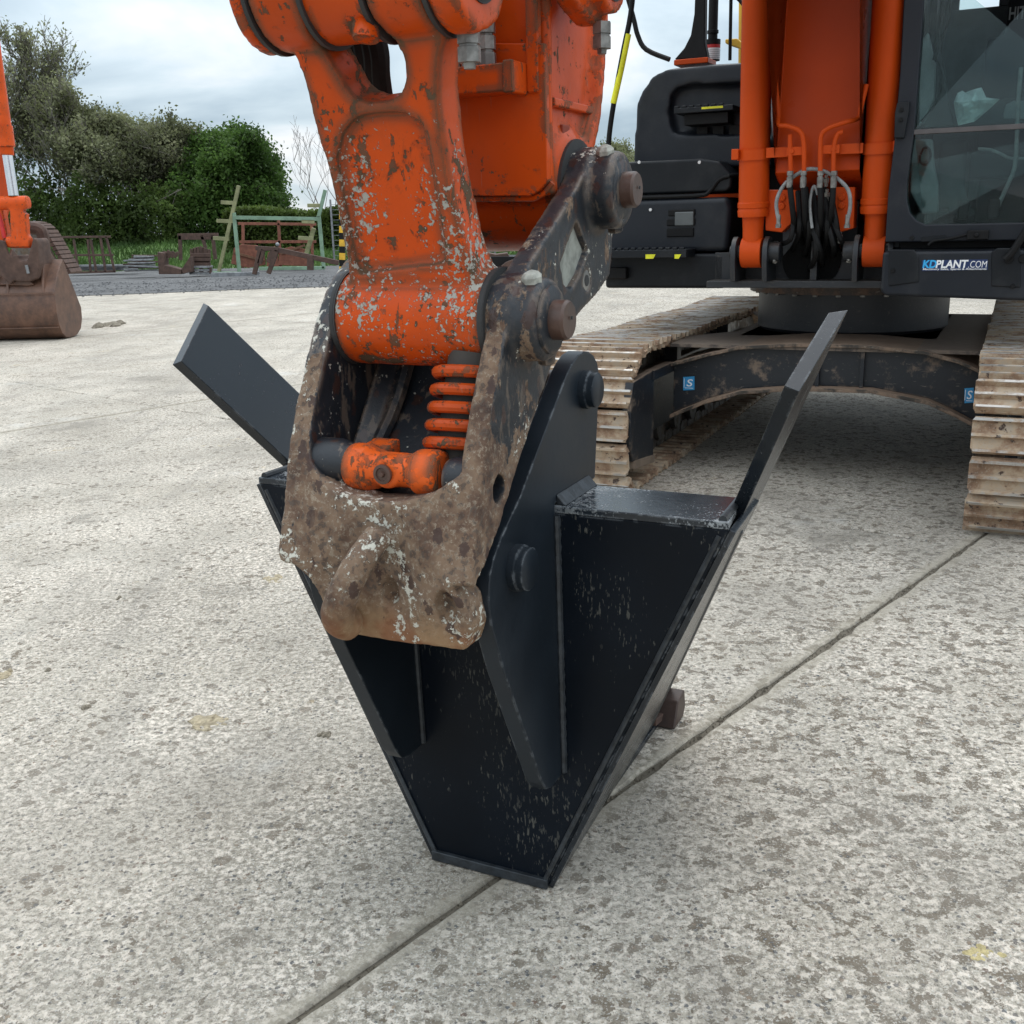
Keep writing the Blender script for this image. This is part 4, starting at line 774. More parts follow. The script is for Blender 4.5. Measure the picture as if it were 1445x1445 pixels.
# tread step with raised teeth
a = onD(866, 352, 4.22); b = onD(984, 364, 4.22)
tr_ = ex.part('step', MB().box(-1.30, -.72, 4.16, f0, a[2] - .050, a[2] - .004), M_plastic2, bevel=.004)
for i in range(13): x = -1.28 + i * .043; ex.part('step_tooth', MB().box(x, x + .028, 4.165, 4.19, a[2] - .004, a[2] + .010), M_plastic2, tr_, bevel=.003)
for (u0, u1) in ((911, 925), (952, 961)):
    p = onD(u0, 359, 4.157); q = onD(u1, 365, 4.157); ex.part('step_mark', MB().prism([(p[0], 4.156, p[2]), (q[0], 4.156, p[2]), (q[0] - .014, 4.156, q[2]), (p[0], 4.156, q[2])], (0, .002, 0)), M_yellow, tr_)
ex.part('grab_box', MB().box(-1.31, -1.14, 4.30, f0, 1.19, 1.26), M_hose, bevel=.008)
# tank / engine cover, with recess and a step in it
D1 = 4.62
tankp = pD([(893, 236), (897, 150), (905, 128), (922, 106), (944, 96), (1000, 90), (1075, 86), (1090, 236)], D1)
tk = ex.part('tank_cover', sculpt([MB().plateD(tankp, D1, 6.6)], (MB().plateD(pD([(950, 188), (944, 160), (946, 135), (955, 124), (975, 119), (1120, 116), (1120, 190)], D1), D1 - .1, D1 + .07),), .016, 7, eo), M_plastic, smooth=180)
a = onD(951, 152, D1 - .12); b = onD(1034, 166, D1 - .12)
s2 = ex.part('step', MB().box(a[0], b[0], D1 - .12, D1 + .06, a[2] - .035, a[2] - .004), M_plastic2, bevel=.004)
for i in range(7): x = a[0] + i * .045; ex.part('step_tooth', MB().box(x, x + .028, D1 - .118, D1 - .09, a[2] - .004, a[2] + .008), M_plastic2, s2, bevel=.003)
ex.part('step_mark', MB().box(a[0] + .17, b[0] - .06, D1 - .122, D1 - .119, a[2] - .020, a[2] - .008), M_yellow, s2)
ex.part('step_bracket', MB().box(a[0] + .05, b[0] - .04, D1 - .07, D1 + .07, a[2] - .10, a[2] - .037), M_hose, s2, bevel=.004)
for i in range(3): ex.part('step_tread', MB().box(a[0] + .10 + i * .10, a[0] + .17 + i * .10, D1 + .03, D1 + .05, a[2] - .20, a[2] - .105), M_hose, s2, bevel=.004)
ex.part('counterweight', MB().box(-1.28, 1.38, 7.2, 8.3, 1.1, 2.2), M_plastic, bevel=.1, seg=4)
ex.part('engine_hood', MB().box(-1.25, 1.3, 6.0, 7.2, 1.3, 2.25), M_orange, bevel=.05, seg=3)
# mirror stalk, handrails, exhaust and pre-cleaner above the tank cover
Y_ = 4.75
def T(pts, D, r, n=10, sub=4): return MB().tube([onD(u, v, D) for u, v in pts], r, n, sub)
ex.part('mirror_stalk', T([(896, -40), (890, 20), (880, 70), (868, 135), (861, 180), (858, 215), (858, 240)], 4.35, .016), M_hose)
ex.part('stalk_sleeve', T([(886.5, 48), (877, 95), (865.5, 146)], 4.35, .0185, 12, 2), M_yellow)
ex.part('handrail', T([(870, -60), (893, 22), (900, 50), (912, 70), (945, 84)], 4.7, .015), M_hose)
ex.part('handrail', T([(1022, -20), (1050, 8), (1056, 30), (1056, 90)], 5.0, .011).tube([onD(1032, -30, 5.0), onD(1030, 85, 5.0)], .011, 8, 1), M_hose)
p = [(952, 84), (966, 68), (975, 50), (980, 20), (982, -30), (996, -30), (995, 60), (1000, 84)]
ex.part('mirror_post', MB().plateD(pD(p, 4.75), 4.74, 4.80), M_hose, bevel=.008)
ex.part('post_base', MB().box(*[onD(954, 84, 4.75)[0], onD(1002, 84, 4.75)[0]], 4.70, 4.9, onD(975, 92, 4.75)[2], onD(975, 84, 4.75)[2]), M_orange, bevel=.006)
q = onD(1005, 86, 5.1); ex.part('pre_cleaner', MB().lathe(q, (0, 0, 1), [(0, .048), (.095, .048), (.096, .05), (.125, .05), (.128, .03), (.16, .03), (.162, .036), (.18, .036), (.182, .030), (.6, .030)], 24), M_hose)
ex.part('warning_label', MB().lathe((q[0], q[1], q[2] + .005), (0, 0, 1), [(0, .0492), (.072, .0492)], 24), M_white); ex.part('label_band', MB().lathe((q[0], q[1], q[2] + .073), (0, 0, 1), [(0, .0494), (.02, .0494)], 24), M_red)
for k in range(5): ex.part('label_text_line', MB().lathe((q[0], q[1], q[2] + .014 + k * .011), (0, 0, 1), [(0, .0496), (.003, .0496)], 24), M_gprint)
ex.part('yellow_rail', MB().tube([onD(1047, -20, 5.6), onD(1046, 92, 5.6)], .020, 10, 1), M_yrail)
ex.part('yellow_rail', MB().prism([onD(u, v, 5.4) for u, v in [(1023, 55), (1040, 54), (1052, 64), (1052, 72), (1038, 66), (1023, 61)]], (0, .12, 0)), M_yrail, bevel=.008)
ex.part('yellow_rail', MB().tube([onD(1086, 10, 5.6), onD(1116, 10, 5.6)], .022, 10, 1).lathe(onD(1100, 10, 5.6), (1, 0, 0), [(0, .030), (.03, .030)], 16), M_yrail)
ex.part('boom_side_light', MB().box(*sorted([onD(1090, 100, 4.9)[0], onD(1108, 100, 4.9)[0]]), 4.85, 4.95, onD(1100, 108, 4.9)[2], onD(1100, 94, 4.9)[2]), M_orange, bevel=.006)
# dark cover between tank and boom
ex.part('inner_cover', MB().box(-.50, -.20, 4.9, 6.0, 1.3, 2.05), M_hose, bevel=.02)
ex.part('inner_cover', MB().box(.26, .42, 4.6, 6.0, 1.2, 2.0), M_hose, bevel=.02)

# ------------------------------------------------------------------ cab
DC = 4.0
cab = ex.part('cab', MB().box(.44, 1.40, DC + .06, 5.75, 1.245, 1.36), M_plastic2, bevel=.012, label='dark grey cab body')
outer = pD([(1278, -60), (1270, 100), (1262, 200), (1253, 275), (1249, 342)], DC); inner = pD([(1309, -60), (1300, 60), (1291, 180), (1284, 230), (1280, 262), (1280, 283), (1284, 300), (1293, 311), (1306, 317)], DC)
zs = inner[-1][1] ; sill = outer[-1][1]
fr = [(.45, 3.02)] + outer + [(1.44, sill), (1.44, zs), ] + inner[::-1] + [(.49, 3.02)]
fr = [(a, z) for a, z in fr]
cf = ex.part('cab_front_frame', MB().plateD(fr, DC, DC + .10), M_plastic, cab, bevel=.008, seg=3)
ex.part('cab_roof', MB().box(.42, 1.42, DC - .05, 5.8, 3.0, 3.12), M_plastic, cab, bevel=.04, seg=3)
ex.part('cab_side', MB().plateA([(DC + .1, 1.36), (DC + .1, 1.85), (5.7, 1.85), (5.7, 1.36)], .43, .47), M_plastic2, cab, bevel=.01)
for D in (4.95, 5.66): ex.part('cab_pillar', MB().box(.43, .50, D, D + .08, 1.85, 3.0), M_plastic2, cab, bevel=.01); ex.part('cab_pillar', MB().box(1.34, 1.41, D, D + .08, 1.36, 3.0), M_plastic2, cab, bevel=.01)
ex.part('cab_pillar', MB().box(1.34, 1.42, DC, DC + .1, 1.36, 3.0), M_plastic2, cab, bevel=.01)
ex.part('cab_rear', MB().box(.47, 1.36, 5.66, 5.74, 1.36, 2.755), M_inw, cab, bevel=.01)
ex.part('cab_rear', MB().box(.47, .57, 5.66, 5.74, 2.755, 3.0).box(.80, 1.36, 5.66, 5.74, 2.755, 3.0), M_inw, cab)
ex.part('cab_side', MB().plateA([(DC + .12, 1.85), (5.66, 1.85), (5.66, 3.0), (DC + .12, 3.0)], .44, .46), M_inw, cab)  # solid panel added in place of side glass, keeps sky light out
ex.part('cab_side', MB().plateA([(DC + .1, 1.36), (5.7, 1.36), (5.7, 2.95), (DC + .1, 2.95)], 1.37, 1.40), M_int, cab)  # carried up solid over the window opening to darken the cab inside
gz = onD(1350, 183, DC)[2]
ex.part('window_pane', MB().plateD([(a - .004, z) for a, z in inner if z > gz + .008][::-1] + [(inner[2][0] + .0, gz + .012), (1.42, gz + .012), (1.42, 3.0)], DC + .045, DC + .049), M_glass, cf, smooth=0)
ex.part('window_pane', MB().plateD([(a - .006, z - .004) for a, z in inner if z < gz][::-1] + [(1.42, zs - .006), (1.42, gz - .012), (inner[2][0], gz - .012)], DC + .02, DC + .024), M_glass, cf, smooth=0)
ex.part('window_bar', MB().box(inner[2][0] - .006, 1.42, DC + .005, DC + .055, gz - .012, gz + .012), plain('bar_grey', (.10, .09, .09), .5), cf, bevel=.002)
hg = pD([(1266, 145), (1284, 143), (1283, 158), (1276, 195), (1262, 195), (1263, 160)], DC - .02); h_ = ex.part('window_latch', MB().plateD(hg, DC - .03, DC), M_plastic2, cf, bevel=.005)
for u, v in ((1272, 155), (1271, 169)): ex.part('latch_bolt', MB().lathe(onD(u, v, DC - .03), (0, -1, 0), [(0, .011), (.008, .010)], 14), M_hose, h_)
# work light and cable on the sill, recess below
a = onD(1365, 325, DC - .03); b = onD(1395, 338, DC - .03)
ex.part('sill_latch', MB().box(a[0], b[0], DC - .05, DC, b[2], a[2]).cyl((a[0] + .045, DC - .06, (a[2] + b[2]) / 2), (a[0] + .045, DC - .03, (a[2] + b[2]) / 2), .012), M_hose, cf, bevel=.006)
ex.part('cable', MB().tube([onD(u, v, DC - .012) for u, v in [(1310, 346), (1318, 340), (1340, 337), (1365, 331)]], .007, 8, 3), M_hose, cf)
ex.part('sill_panel', MB().plateD(pD([(1300, 334), (1335, 331), (1340, 339), (1300, 341)], DC - .004), DC - .004, DC), M_plastic2, cf, bevel=.001)
# cab step / lower front box with the dealer sticker
st = ex.part('front_panel', MB().plateD([(.405, 1.35), (.405, 1.15), (.43, 1.125), (1.46, 1.09), (1.46, 1.35)], DC - .09, DC + .4), M_plastic, bevel=.022, seg=4)
ex.part('panel_inset', MB().plateD(pD([(1254, 352), (1290, 352), (1297, 362), (1297, 398), (1254, 404)], DC - .092), DC - .098, DC - .085), M_plastic2, st, bevel=.012, seg=3)
ex.part('panel_inset', MB().plateD(pD([(1399, 356), (1407, 350), (1440, 350), (1440, 406), (1399, 404)], DC - .092), DC - .098, DC - .085), M_plastic2, st, bevel=.012, seg=3)
for u, v in ((1260, 382), (1429, 404), (1424, 366), (1444, 365), (1287, 336), (1205, 0)):
    if v: ex.part('panel_bolt', MB().lathe(onD(u, v, DC - .097), (0, -1, 0), [(0, .012 if v > 370 or v < 340 else .022), (.010, .010 if v > 370 or v < 340 else .02)], 16), M_hose, st)
ex.part('grab_handle', MB().tube([onD(u, v, DC - .14) for u, v in [(1470, 280), (1452, 318), (1440, 338), (1428, 356), (1418, 366)]], .018, 10, 3), M_hose, st)
def text(body, name, mat, parent, u0, v0, u1, v1, D, bold=0, shear=0, off=None):
    """flat lettering lying on a plane of constant D, fitted to the box between two corners"""
    cu = bpy.data.curves.new('t', 'FONT'); cu.body = body; cu.offset = bold; cu.shear = shear; cu.resolution_u = 4; cu.extrude = .02
    o = bpy.data.objects.new('t', cu); COL.objects.link(o); dg = bpy.context.evaluated_depsgraph_get(); dg.update()
    me = bpy.data.meshes.new_from_object(o.evaluated_get(dg)); bpy.data.objects.remove(o); bpy.data.curves.remove(cu)
    n = len(me.vertices); c = np.empty(n * 3); me.vertices.foreach_get('co', c); c = c.reshape(-1, 3); lo = c.min(0); hi = c.max(0); t = (c - lo) / (hi - lo)
    p, q = onD(u0, v0, D), onD(u1, v1, D); r = onD(u1, v0, D); sk = r[2] - p[2]     # keeps the panel's own slope
    o_ = eo if off is None else off; out = np.stack([p[0] + (q[0] - p[0]) * t[:, 0] - o_[0], D - .0012 * t[:, 2] - o_[1], q[2] + (p[2] - q[2]) * t[:, 1] - o_[2] - 0 * sk], 1)
    me.vertices.foreach_set('co', out.astype(np.float32).ravel()); me.update(); me.name = name; me.materials.clear()
    return link(name, me, mat, parent, smooth=0)
dk = DC - .093
dec = ex.part('dealer_sticker', MB().plateD(pD([(1301, 367.5), (1394, 366), (1394, 380.5), (1301, 382.5)], dk), dk - .0015, dk + .003), M_navy, st)
dd = dk - .002
text('KD', 'sticker_lettering', M_cyan, dec, 1302.5, 367, 1321.5, 378.2, dd, .035, .12); text('PLANT', 'sticker_lettering', M_wprint, dec, 1321, 367, 1366, 378.0, dd, .03, .12)
text('.COM', 'sticker_lettering', M_wprint, dec, 1367, 368.2, 1392.5, 377.6, dd, -.005, .1); text('Machinery Sales, Spares & Attachments', 'sticker_lettering', M_wprint, dec, 1302.5, 378.4, 1392, 381.6, dd, .01, .1)
# inside the cab
IN = 4.75
ex.part('seat', sculpt([MB().box(.75, 1.20, 4.75, 5.2, 1.72, 1.86), MB().plateA([(5.12, 1.80), (5.24, 1.80), (5.36, 2.5), (5.24, 2.52)], .76, 1.19), MB().plateA([(5.25, 2.52), (5.36, 2.52), (5.40, 2.75), (5.28, 2.76)], .86, 1.10)], (), .02, 8, eo), M_seat, cab, smooth=180)
ex.part('seat_base', MB().box(.80, 1.15, 4.85, 5.2, 1.36, 1.72), M_hose, cab, bevel=.02)
for x in (.66, 1.24): ex.part('console', MB().box(x - .07, x + .08, 4.62, 5.2, 1.55, 1.93), M_int, cab, bevel=.03, seg=3)
ex.part('cab_trim', MB().plateD(pD([(1296, 60), (1310, 45), (1320, 90), (1318, 140), (1304, 172), (1296, 178)], 4.2), 4.2, 4.26), M_intl, cab, bevel=.01)
ex.part('cab_trim', MB().plateD(pD([(1322, 60), (1332, 90), (1340, 150), (1348, 178), (1300, 180)], 4.35), 4.35, 4.40), M_int, cab, bevel=.01)
ex.part('cab_trim', MB().plateD(pD([(1286, 196), (1316, 196), (1318, 232), (1324, 262), (1324, 300), (1300, 302), (1284, 270)], 4.3), 4.3, 4.36), M_intl, cab, bevel=.01)
ex.part('cab_trim_vent', MB().tube([onD(u, v, 4.28) for u, v in [(1299, 218), (1304, 209), (1311, 210), (1313, 222), (1307, 232), (1299, 229), (1298, 219)]], .006, 6, 3), M_int, cab)
ex.part('pedal_plate', MB().plateD(pD([(1336, 263), (1360, 261), (1366, 285), (1378, 304), (1340, 304)], 4.4), 4.4, 4.42), M_int, cab)
for u in (1352, 1395): ex.part('foot_pedal', MB().box(onD(u, 290, 4.3)[0], onD(u + 16, 290, 4.3)[0], 4.28, 4.34, 1.50, 1.60), M_hose, cab, bevel=.01)
ex.part('travel_lever', MB().tube([onD(u, v, 4.4) for u, v in [(1441, 95), (1437, 140), (1435, 190), (1432, 235), (1420, 265), (1408, 292)]], .011, 8, 3), M_sleeve, cab)
ex.part('lever_bar', MB().tube([onD(u, v, 4.45) for u, v in [(1380, 210), (1396, 211), (1410, 216), (1425, 223), (1445, 224)]], .008, 8, 3), M_sleeve, cab)
ex.part('cab_cable', T([(1332, -20), (1330, 20), (1322, 70), (1318, 85)], 4.15, .010), M_hose, cab); ex.part('cab_cable', T([(1338, -20), (1340, 20), (1330, 55), (1326, 72)], 4.15, .008), M_hose, cab)
ex.part('cab_cable', T([(1318, 80), (1327, 100), (1326, 130), (1315, 155), (1300, 172)], 4.18, .008), M_hose, cab)
ex.part('dash_panel', MB().plateD(pD([(1350, 178), (1385, 150), (1420, 138), (1460, 136), (1460, 182)], 4.5), 4.5, 4.6), M_int, cab, bevel=.02)
ex.part('dash_dial', MB().plateD(pD([(1416, 160), (1420, 147), (1430, 142), (1450, 142), (1450, 168), (1416, 168)], 4.49), 4.488, 4.5), M_intl, cab, bevel=.004)
ex.part('dash_shade', MB().plateD(pD([(1345, 176), (1460, 172), (1460, 186), (1345, 186)], 4.46), 4.44, 4.5), M_hose, cab, bevel=.01)
ex.part('cab_floor', MB().box(.47, 1.36, DC + .1, 5.66, 1.36, 1.40), M_hose, cab)
text('HITACHI', 'seat_lettering', M_gprint, cab, 1425, 10, 1482, 23, 5.2, .02, 0)
# crumpled clear plastic sheet lying on the dash, its own thing
ps = Thing('plastic_sheet', 'crumpled pale plastic sheet lying behind the cab windscreen', 'plastic sheet', tuple(onD(1365, 180, 4.3)))
pl = pD([(1346, 145), (1351, 131), (1358, 127), (1362, 130), (1385, 123), (1392, 138), (1411, 140), (1398, 152), (1375, 172), (1352, 177), (1348, 160)], 4.3); ccx = sum(a for a, z in pl) / len(pl); ccz = sum(z for a, z in pl) / len(pl); m = MB(); R = random.Random(6); rings = []
for k in range(9):
    t = 1 - k / 8; ring = []
    for j in range(44):
        i = j // 4; f_ = (j % 4) / 4; a0, b0 = pl[i], pl[(i + 1) % 11]; x = ccx + (a0[0] + (b0[0] - a0[0]) * f_ - ccx) * t; z = ccz + (a0[1] + (b0[1] - a0[1]) * f_ - ccz) * t
        ring.append((x, 4.3 - .05 * (1 - t * t) + .045 * noise.noise(Vector((x * 16, z * 16, 2))) + .015 * noise.noise(Vector((x * 50, z * 50, 2))), z))
    rings.append(ring)
vs = sum(rings, []); m.add(vs, [(k * 44 + j, k * 44 + (j + 1) % 44, (k + 1) * 44 + (j + 1) % 44, (k + 1) * 44 + j) for k in range(8) for j in range(44)])
me = m.mesh('crumpled_film', ps.off); ps.part('crumpled_film', me, M_sheet, smooth=20)

# ------------------------------------------------------------------ undercarriage
uc = ex.part('slew_ring', MB().lathe((.05, 5.55, .80), (0, 0, 1), [(0, .60), (.02, .62), (.27, .62), (.275, .60)], 64), M_frame)
ex.part('slew_ring_rim', MB().lathe((.05, 5.55, 1.055), (0, 0, 1), [(0, .60), (0, .68), (.050, .68), (.055, .60)], 64), dirty_black('rusty_rim', .9, (.05, .035, .028), (.16, .10, .07)), uc)
for k in range(28):
    t = 2 * pi * k / 28; ex.part('ring_bolt', MB().lathe((.05 + .645 * cos(t), 5.55 + .645 * sin(t), 1.056), (0, 0, -1), [(0, .017), (.014, .016)], 6), M_steel, uc, smooth=20)
M_carb = dirty_black('carbody_paint', .55, (.008, .011, .016), (.15, .11, .08))
def arch(Dp, th, z_off=0):  # one curved web between the two side frames
    pass
top = [(-.84, .66), (-.60, .73), (-.42, .775), (-.1, .80), (.3, .80), (.62, .775), (.80, .73), (.96, .66)]; bot = [(.96, .38), (.80, .46), (.66, .52), (.35, .57), (-.1, .565), (-.40, .53), (-.62, .46), (-.84, .36)]
fwD = 4.35
cbm = ex.part('carbody', MB().plateD(top + bot, fwD, fwD + .04).plateD([(-.55, .80), (.65, .80), (.65, .55), (-.55, .55)], fwD + .5, 6.6), M_carb, bevel=.004)
def flange(pts, th, d0, d1, name):
    q = pts + [(a, z + th) for a, z in pts[::-1]]; return ex.part(name, MB().plateD(q, d0, d1), dirty_black(name + '_paint', 1.0, (.03, .025, .02), (.19, .13, .09)), cbm, bevel=.004)
flange(top, .022, fwD - .07, fwD + .5, 'top_flange'); flange(bot[::-1], -.024, fwD - .08, fwD + .25, 'bottom_flange')
ex.part('top_deck', MB().plateZ([(-.85, 4.30), (.96, 4.30), (1.0, 4.75), (1.0, 5.1), (1.0, 6.0), (1.0, 6.6), (-.85, 6.6), (-.62, 6.0), (-.62, 5.1), (-.85, 4.75)], .78, .80), dirty_black('deck_paint', 1, (.05, .04, .035), (.17, .13, .10)), cbm)
ex.part('web_rib', MB().box(.03, .05, fwD - .03, fwD, .565, .80).box(.28, .30, fwD - .03, fwD, .57, .80), M_carb, cbm)
fd = fwD - .004
for (u0, v0, u1, v1, su, sv) in ((964, 531, 980, 550, 5, 1), (1361, 547, 1374, 568, 4, 1)):
    dc = ex.part('hook_sticker', MB().plateD(pD([(u0, v0 + sv), (u1, v0), (u1, v1), (u0, v1 + sv)], fd - .002), fd - .003, fd - .001), M_blue, cbm)
    text('S', 'sticker_symbol', M_wprint, dc, u0 + su, v0 + 4, u1 - 2.5, v1 - 4.5, fd - .004, .01, .15)
    p, q = onD(u0 + 2.5, v1 - 3.2, fd - .004), onD(u1 - 2, v1 - 1.8, fd - .004); ex.part('sticker_symbol', MB().box(p[0], q[0], fd - .0045, fd - .0035, q[2], q[2] + .003), M_wprint, dc)
    p, q = onD(u0 + 1.2, v0 + 3, fd - .004), onD(u0 + 3, v1 - 3, fd - .004); ex.part('sticker_symbol', MB().box(p[0], p[0] + .003, fd - .0045, fd - .0035, q[2], p[2]), M_wprint, dc)
# one track shoe: plate with three grousers, 600 mm wide
def shoe_mesh(w=.60):
    pr = [(-.090, .0), (-.090, .014), (-.088, .018), (-.084, .050), (-.072, .050), (-.066, .020), (-.016, .018), (-.010, .050), (.004, .050), (.010, .018), (.060, .018), (.066, .050), (.080, .050), (.086, .016), (.089, .010), (.089, -.006), (.070, -.016), (.045, -.016), (.040, .0), (-.050, .0), (-.055, -.012), (-.075, -.012), (-.080, .0)]
    m = MB(); m.prism([(-w / 2, a, z) for a, z in pr], (w, 0, 0))
    me = bpy.data.meshes.new('track_shoe'); me.from_pydata(m.v, [], m.f); bm_ = bmesh.new(); bm_.from_mesh(me); bmesh.ops.recalc_face_normals(bm_, faces=bm_.faces)
    # clip the shoe's corners
    for v in bm_.verts:
        if abs(v.co.y) > .07: v.co.x *= .965
    bm_.to_mesh(me); bm_.free(); me.materials.append(M_shoe); return me
SM = shoe_mesh()
front = [(4.05, .800), (3.92, .795), (3.78, .755), (3.66, .675), (3.58, .57), (3.545, .45), (3.535, .32), (3.55, .19), (3.60, .08), (3.70, .035), (3.85, .033)]
loop = front + [(7.6, .033), (7.78, .10), (7.9, .25), (7.93, .42), (7.88, .60), (7.76, .74), (7.58, .80), (6.6, .775), (5.6, .79), (4.8, .78)]
P2 = [Vector((a, b)) for a, b in loop]; seg = [(P2[(i + 1) % len(P2)] - P2[i]).length for i in range(len(P2))]; tot = sum(seg); ns = round(tot / .19)
def along(s):
    s %= tot
    for i, l in enumerate(seg):
        if s <= l: return P2[i].lerp(P2[(i + 1) % len(P2)], s / l)
        s -= l
R = random.Random(3)
for side, xc in ((-1, -1.16), (1, 1.22)):
    tkm = ex.part('crawler_track', MB().plateA([(D, Z + (0 if True else 0)) for D, Z in [(3.9, .73), (3.72, .66), (3.64, .45), (3.64, .2), (3.74, .10), (7.6, .10), (7.8, .3), (7.8, .55), (7.6, .72), (5.6, .71)]], xc - .07, xc + .07), M_shoe_in, label='left-hand crawler track in the picture' if side < 0 else 'right-hand crawler track in the picture')
    for k in range(ns):
        s0 = k * tot / ns + .05 * side; p = along(s0); a = along(s0 - .06); b = along(s0 + .06); t = (b - a).normalized()
        o = bpy.data.objects.new('track_shoe', SM); COL.objects.link(o); o.parent = tkm
        # outward normal of the loop (it runs front-top -> down -> back)
        o.location = (xc - eo[0] + R.gauss(0, .003), p.x - eo[1] - (.13 if side > 0 else 0), p.y - eo[2]); o.rotation_euler = (atan2(-t.y, -t.x), 0, R.gauss(0, .003))
    # frame, idler, rollers, chain on the inner side
    xi = xc - side * .10
    fr_ = ex.part('track_frame', MB().plateA([(3.98, .60), (3.98, .20), (7.3, .20), (7.3, .60), (5.0, .62)], xc - .14, xc + .14), M_carb, bevel=.01)
    if side < 0:
        ex.part('track_guard', MB().plateA([(3.60, .66), (3.555, .55), (3.55, .30), (3.60, .20), (3.98, .15), (3.98, .68)], -.90, -.85), M_carb, fr_, bevel=.006)
        ex.part('guard_plate', MB().box(-.90, -.84, 3.95, 4.36, .62, .68), M_carb, fr_, bevel=.004)
        ex.part('guard_plate', MB().prism([(-.90, 3.60, .16), (-.90, 3.98, .12), (-.90, 3.98, .165), (-.90, 3.61, .205)], (.06, 0, 0)), plain('muddy_rim', (.20, .15, .11), .9), fr_)
    ex.part('idler_wheel', MB().lathe((xc - .08, 3.97, .42), (1, 0, 0), [(0, .30), (.02, .33), (.06, .33), (.065, .36), (.095, .36), (.10, .33), (.14, .33), (.16, .30)], 40), M_shoe_in, fr_)
    ex.part('drive_sprocket', MB().lathe((xc - .04, 7.5, .42), (1, 0, 0), [(0, .33), (.08, .33)], 23), M_shoe_in, fr_)
    for k in range(8): ex.part('track_roller', MB().lathe((xc - .12, 4.35 + k * .40, .185), (1, 0, 0), [(0, .09), (.03, .09), (.035, .075), (.20, .075), (.205, .09), (.24, .09)], 20), M_shoe_in, fr_)
    for k in range(2): ex.part('carrier_roller', MB().lathe((xc - .10, 4.9 + k * 1.4, .69), (1, 0, 0), [(0, .06), (.2, .06)], 18), M_shoe_in, fr_); ex.part('roller_bracket', MB().box(xc - .03, xc + .03 - side * .16, 4.86 + k * 1.4, 4.96 + k * 1.4, .58, .74), M_carb, fr_, bevel=.005)
    # chain links riding on the lower shoes
    for k in range(19):
        for dx in (-.075, .075): ex.part('chain_link', MB().plateA([(3.80 + k * .19, .045), (3.80 + k * .19 + .15, .045), (3.80 + k * .19 + .17, .09), (3.80 + k * .19 + .12, .115), (3.80 + k * .19 + .03, .115), (3.80 + k * .19 - .01, .08)], xc + dx - .02, xc + dx + .02), M_shoe_in, tkm, smooth=0)

# ------------------------------------------------------------------ second excavator at the far left, only its arm end in view
YL = 16.2
def oy(u, v, Y=YL): return onY(u, v, Y)
lab2 = 'second orange excavator cut off by the left edge, its arm holding the brown bucket'
e2 = Thing('excavator', lab2, 'excavator', (-9.2, 18.6, 0), 'W')
def W3(pts, Y0, th, name, mat, t, bevel=.01, parent=None, **k): return t.part(name, MB().prism([oy(u, v, Y0) for u, v in pts], (0, th, 0)), mat, parent, bevel, **k)
e2.part('dipper_arm', MB().prism([oy(u, v, YL + .12) for u, v in [(-150, -250), (-70, -250), (-22, 100), (0, 290), (-8, 330), (-60, 330)]], (0, .35, 0)), M_orange, bevel=.02)
cb = MB().cyl(oy(-18, 20, YL - .2), oy(7, 198, YL - .2), .115, .115, 24).cyl(oy(3, 178, YL - .2), oy(7.5, 207, YL - .2), .14, .135, 24)
bc2 = e2.part('bucket_cylinder', cb, paint_worn('far_orange', (.66, .09, .014), .1, .4), smooth=35)
e2.part('cylinder_collar', MB().cyl(oy(8, 207, YL - .2), oy(9.5, 219, YL - .2), .105, .10, 24), M_orange_w, bc2)
e2.part('cylinder_rod', MB().cyl(oy(8, 205, YL - .2), oy(19, 276, YL - .2), .072, n=24), M_chrome, bc2, smooth=35)
M_fo = paint_worn('far_orange_link', (.66, .09, .014), .2, .9)
lk2 = e2.part('bucket_link', sculpt([MB().prism([oy(u, v, YL - .28) for u, v in [(8, 282), (37, 282), (36, 300), (38, 335), (42, 348), (12, 350), (14, 335), (13, 300)]], (0, .14, 0)), MB().cyl(oy(-6, 287, YL - .2), oy(41, 286, YL - .2), .10, n=24), MB().cyl(oy(10, 342, YL - .2), oy(45, 342, YL - .2), .085, n=24)],
    (MB().prism([oy(u, v, YL - .6) for u, v in [(17, 294), (28, 294), (27, 301), (18, 301)]], (0, 1, 0)),), .016, 4, e2.off), M_fo, smooth=180)
e2.part('side_link', MB().prism([oy(u, v, YL - .05) for u, v in [(-40, 292), (3, 292), (10, 330), (0, 352), (-30, 352)]], (0, .15, 0)), M_fo, bevel=.02)
e2.part('hose', MB().tube([oy(u, v, YL - .22) for u, v in [(-4, 296), (2, 315), (6, 336)]], .03, 8, 2), M_red)
qh2 = Thing('quick_hitch', 'dark brown quick hitch block holding the far bucket', 'hitch', oy(30, 380), 'W')
qh2.part('hitch_body', sculpt([MB().prism([oy(u, v, YL - .32) for u, v in [(8, 362), (24, 360), (28, 368), (38, 368), (42, 352), (47, 334), (52, 340), (56, 372), (53, 393), (40, 398), (22, 397), (14, 385)]], (0, .45, 0)), MB().prism([oy(u, v, YL - .34) for u, v in [(-12, 336), (6, 340), (14, 372), (20, 395), (14, 402), (-12, 380)]], (0, .08, 0))], (), .02, 4, qh2.off, .004, 8), M_rust2, smooth=180)
qh2.part('latch_bar', MB().cyl(oy(37, 374, YL - .36), oy(40, 386, YL - .36), .022), M_galv)
bk = Thing('digging_bucket', 'wide brown steel ditching bucket resting on the concrete at the far left', 'bucket', (-8.3, YL, 0), 'W')
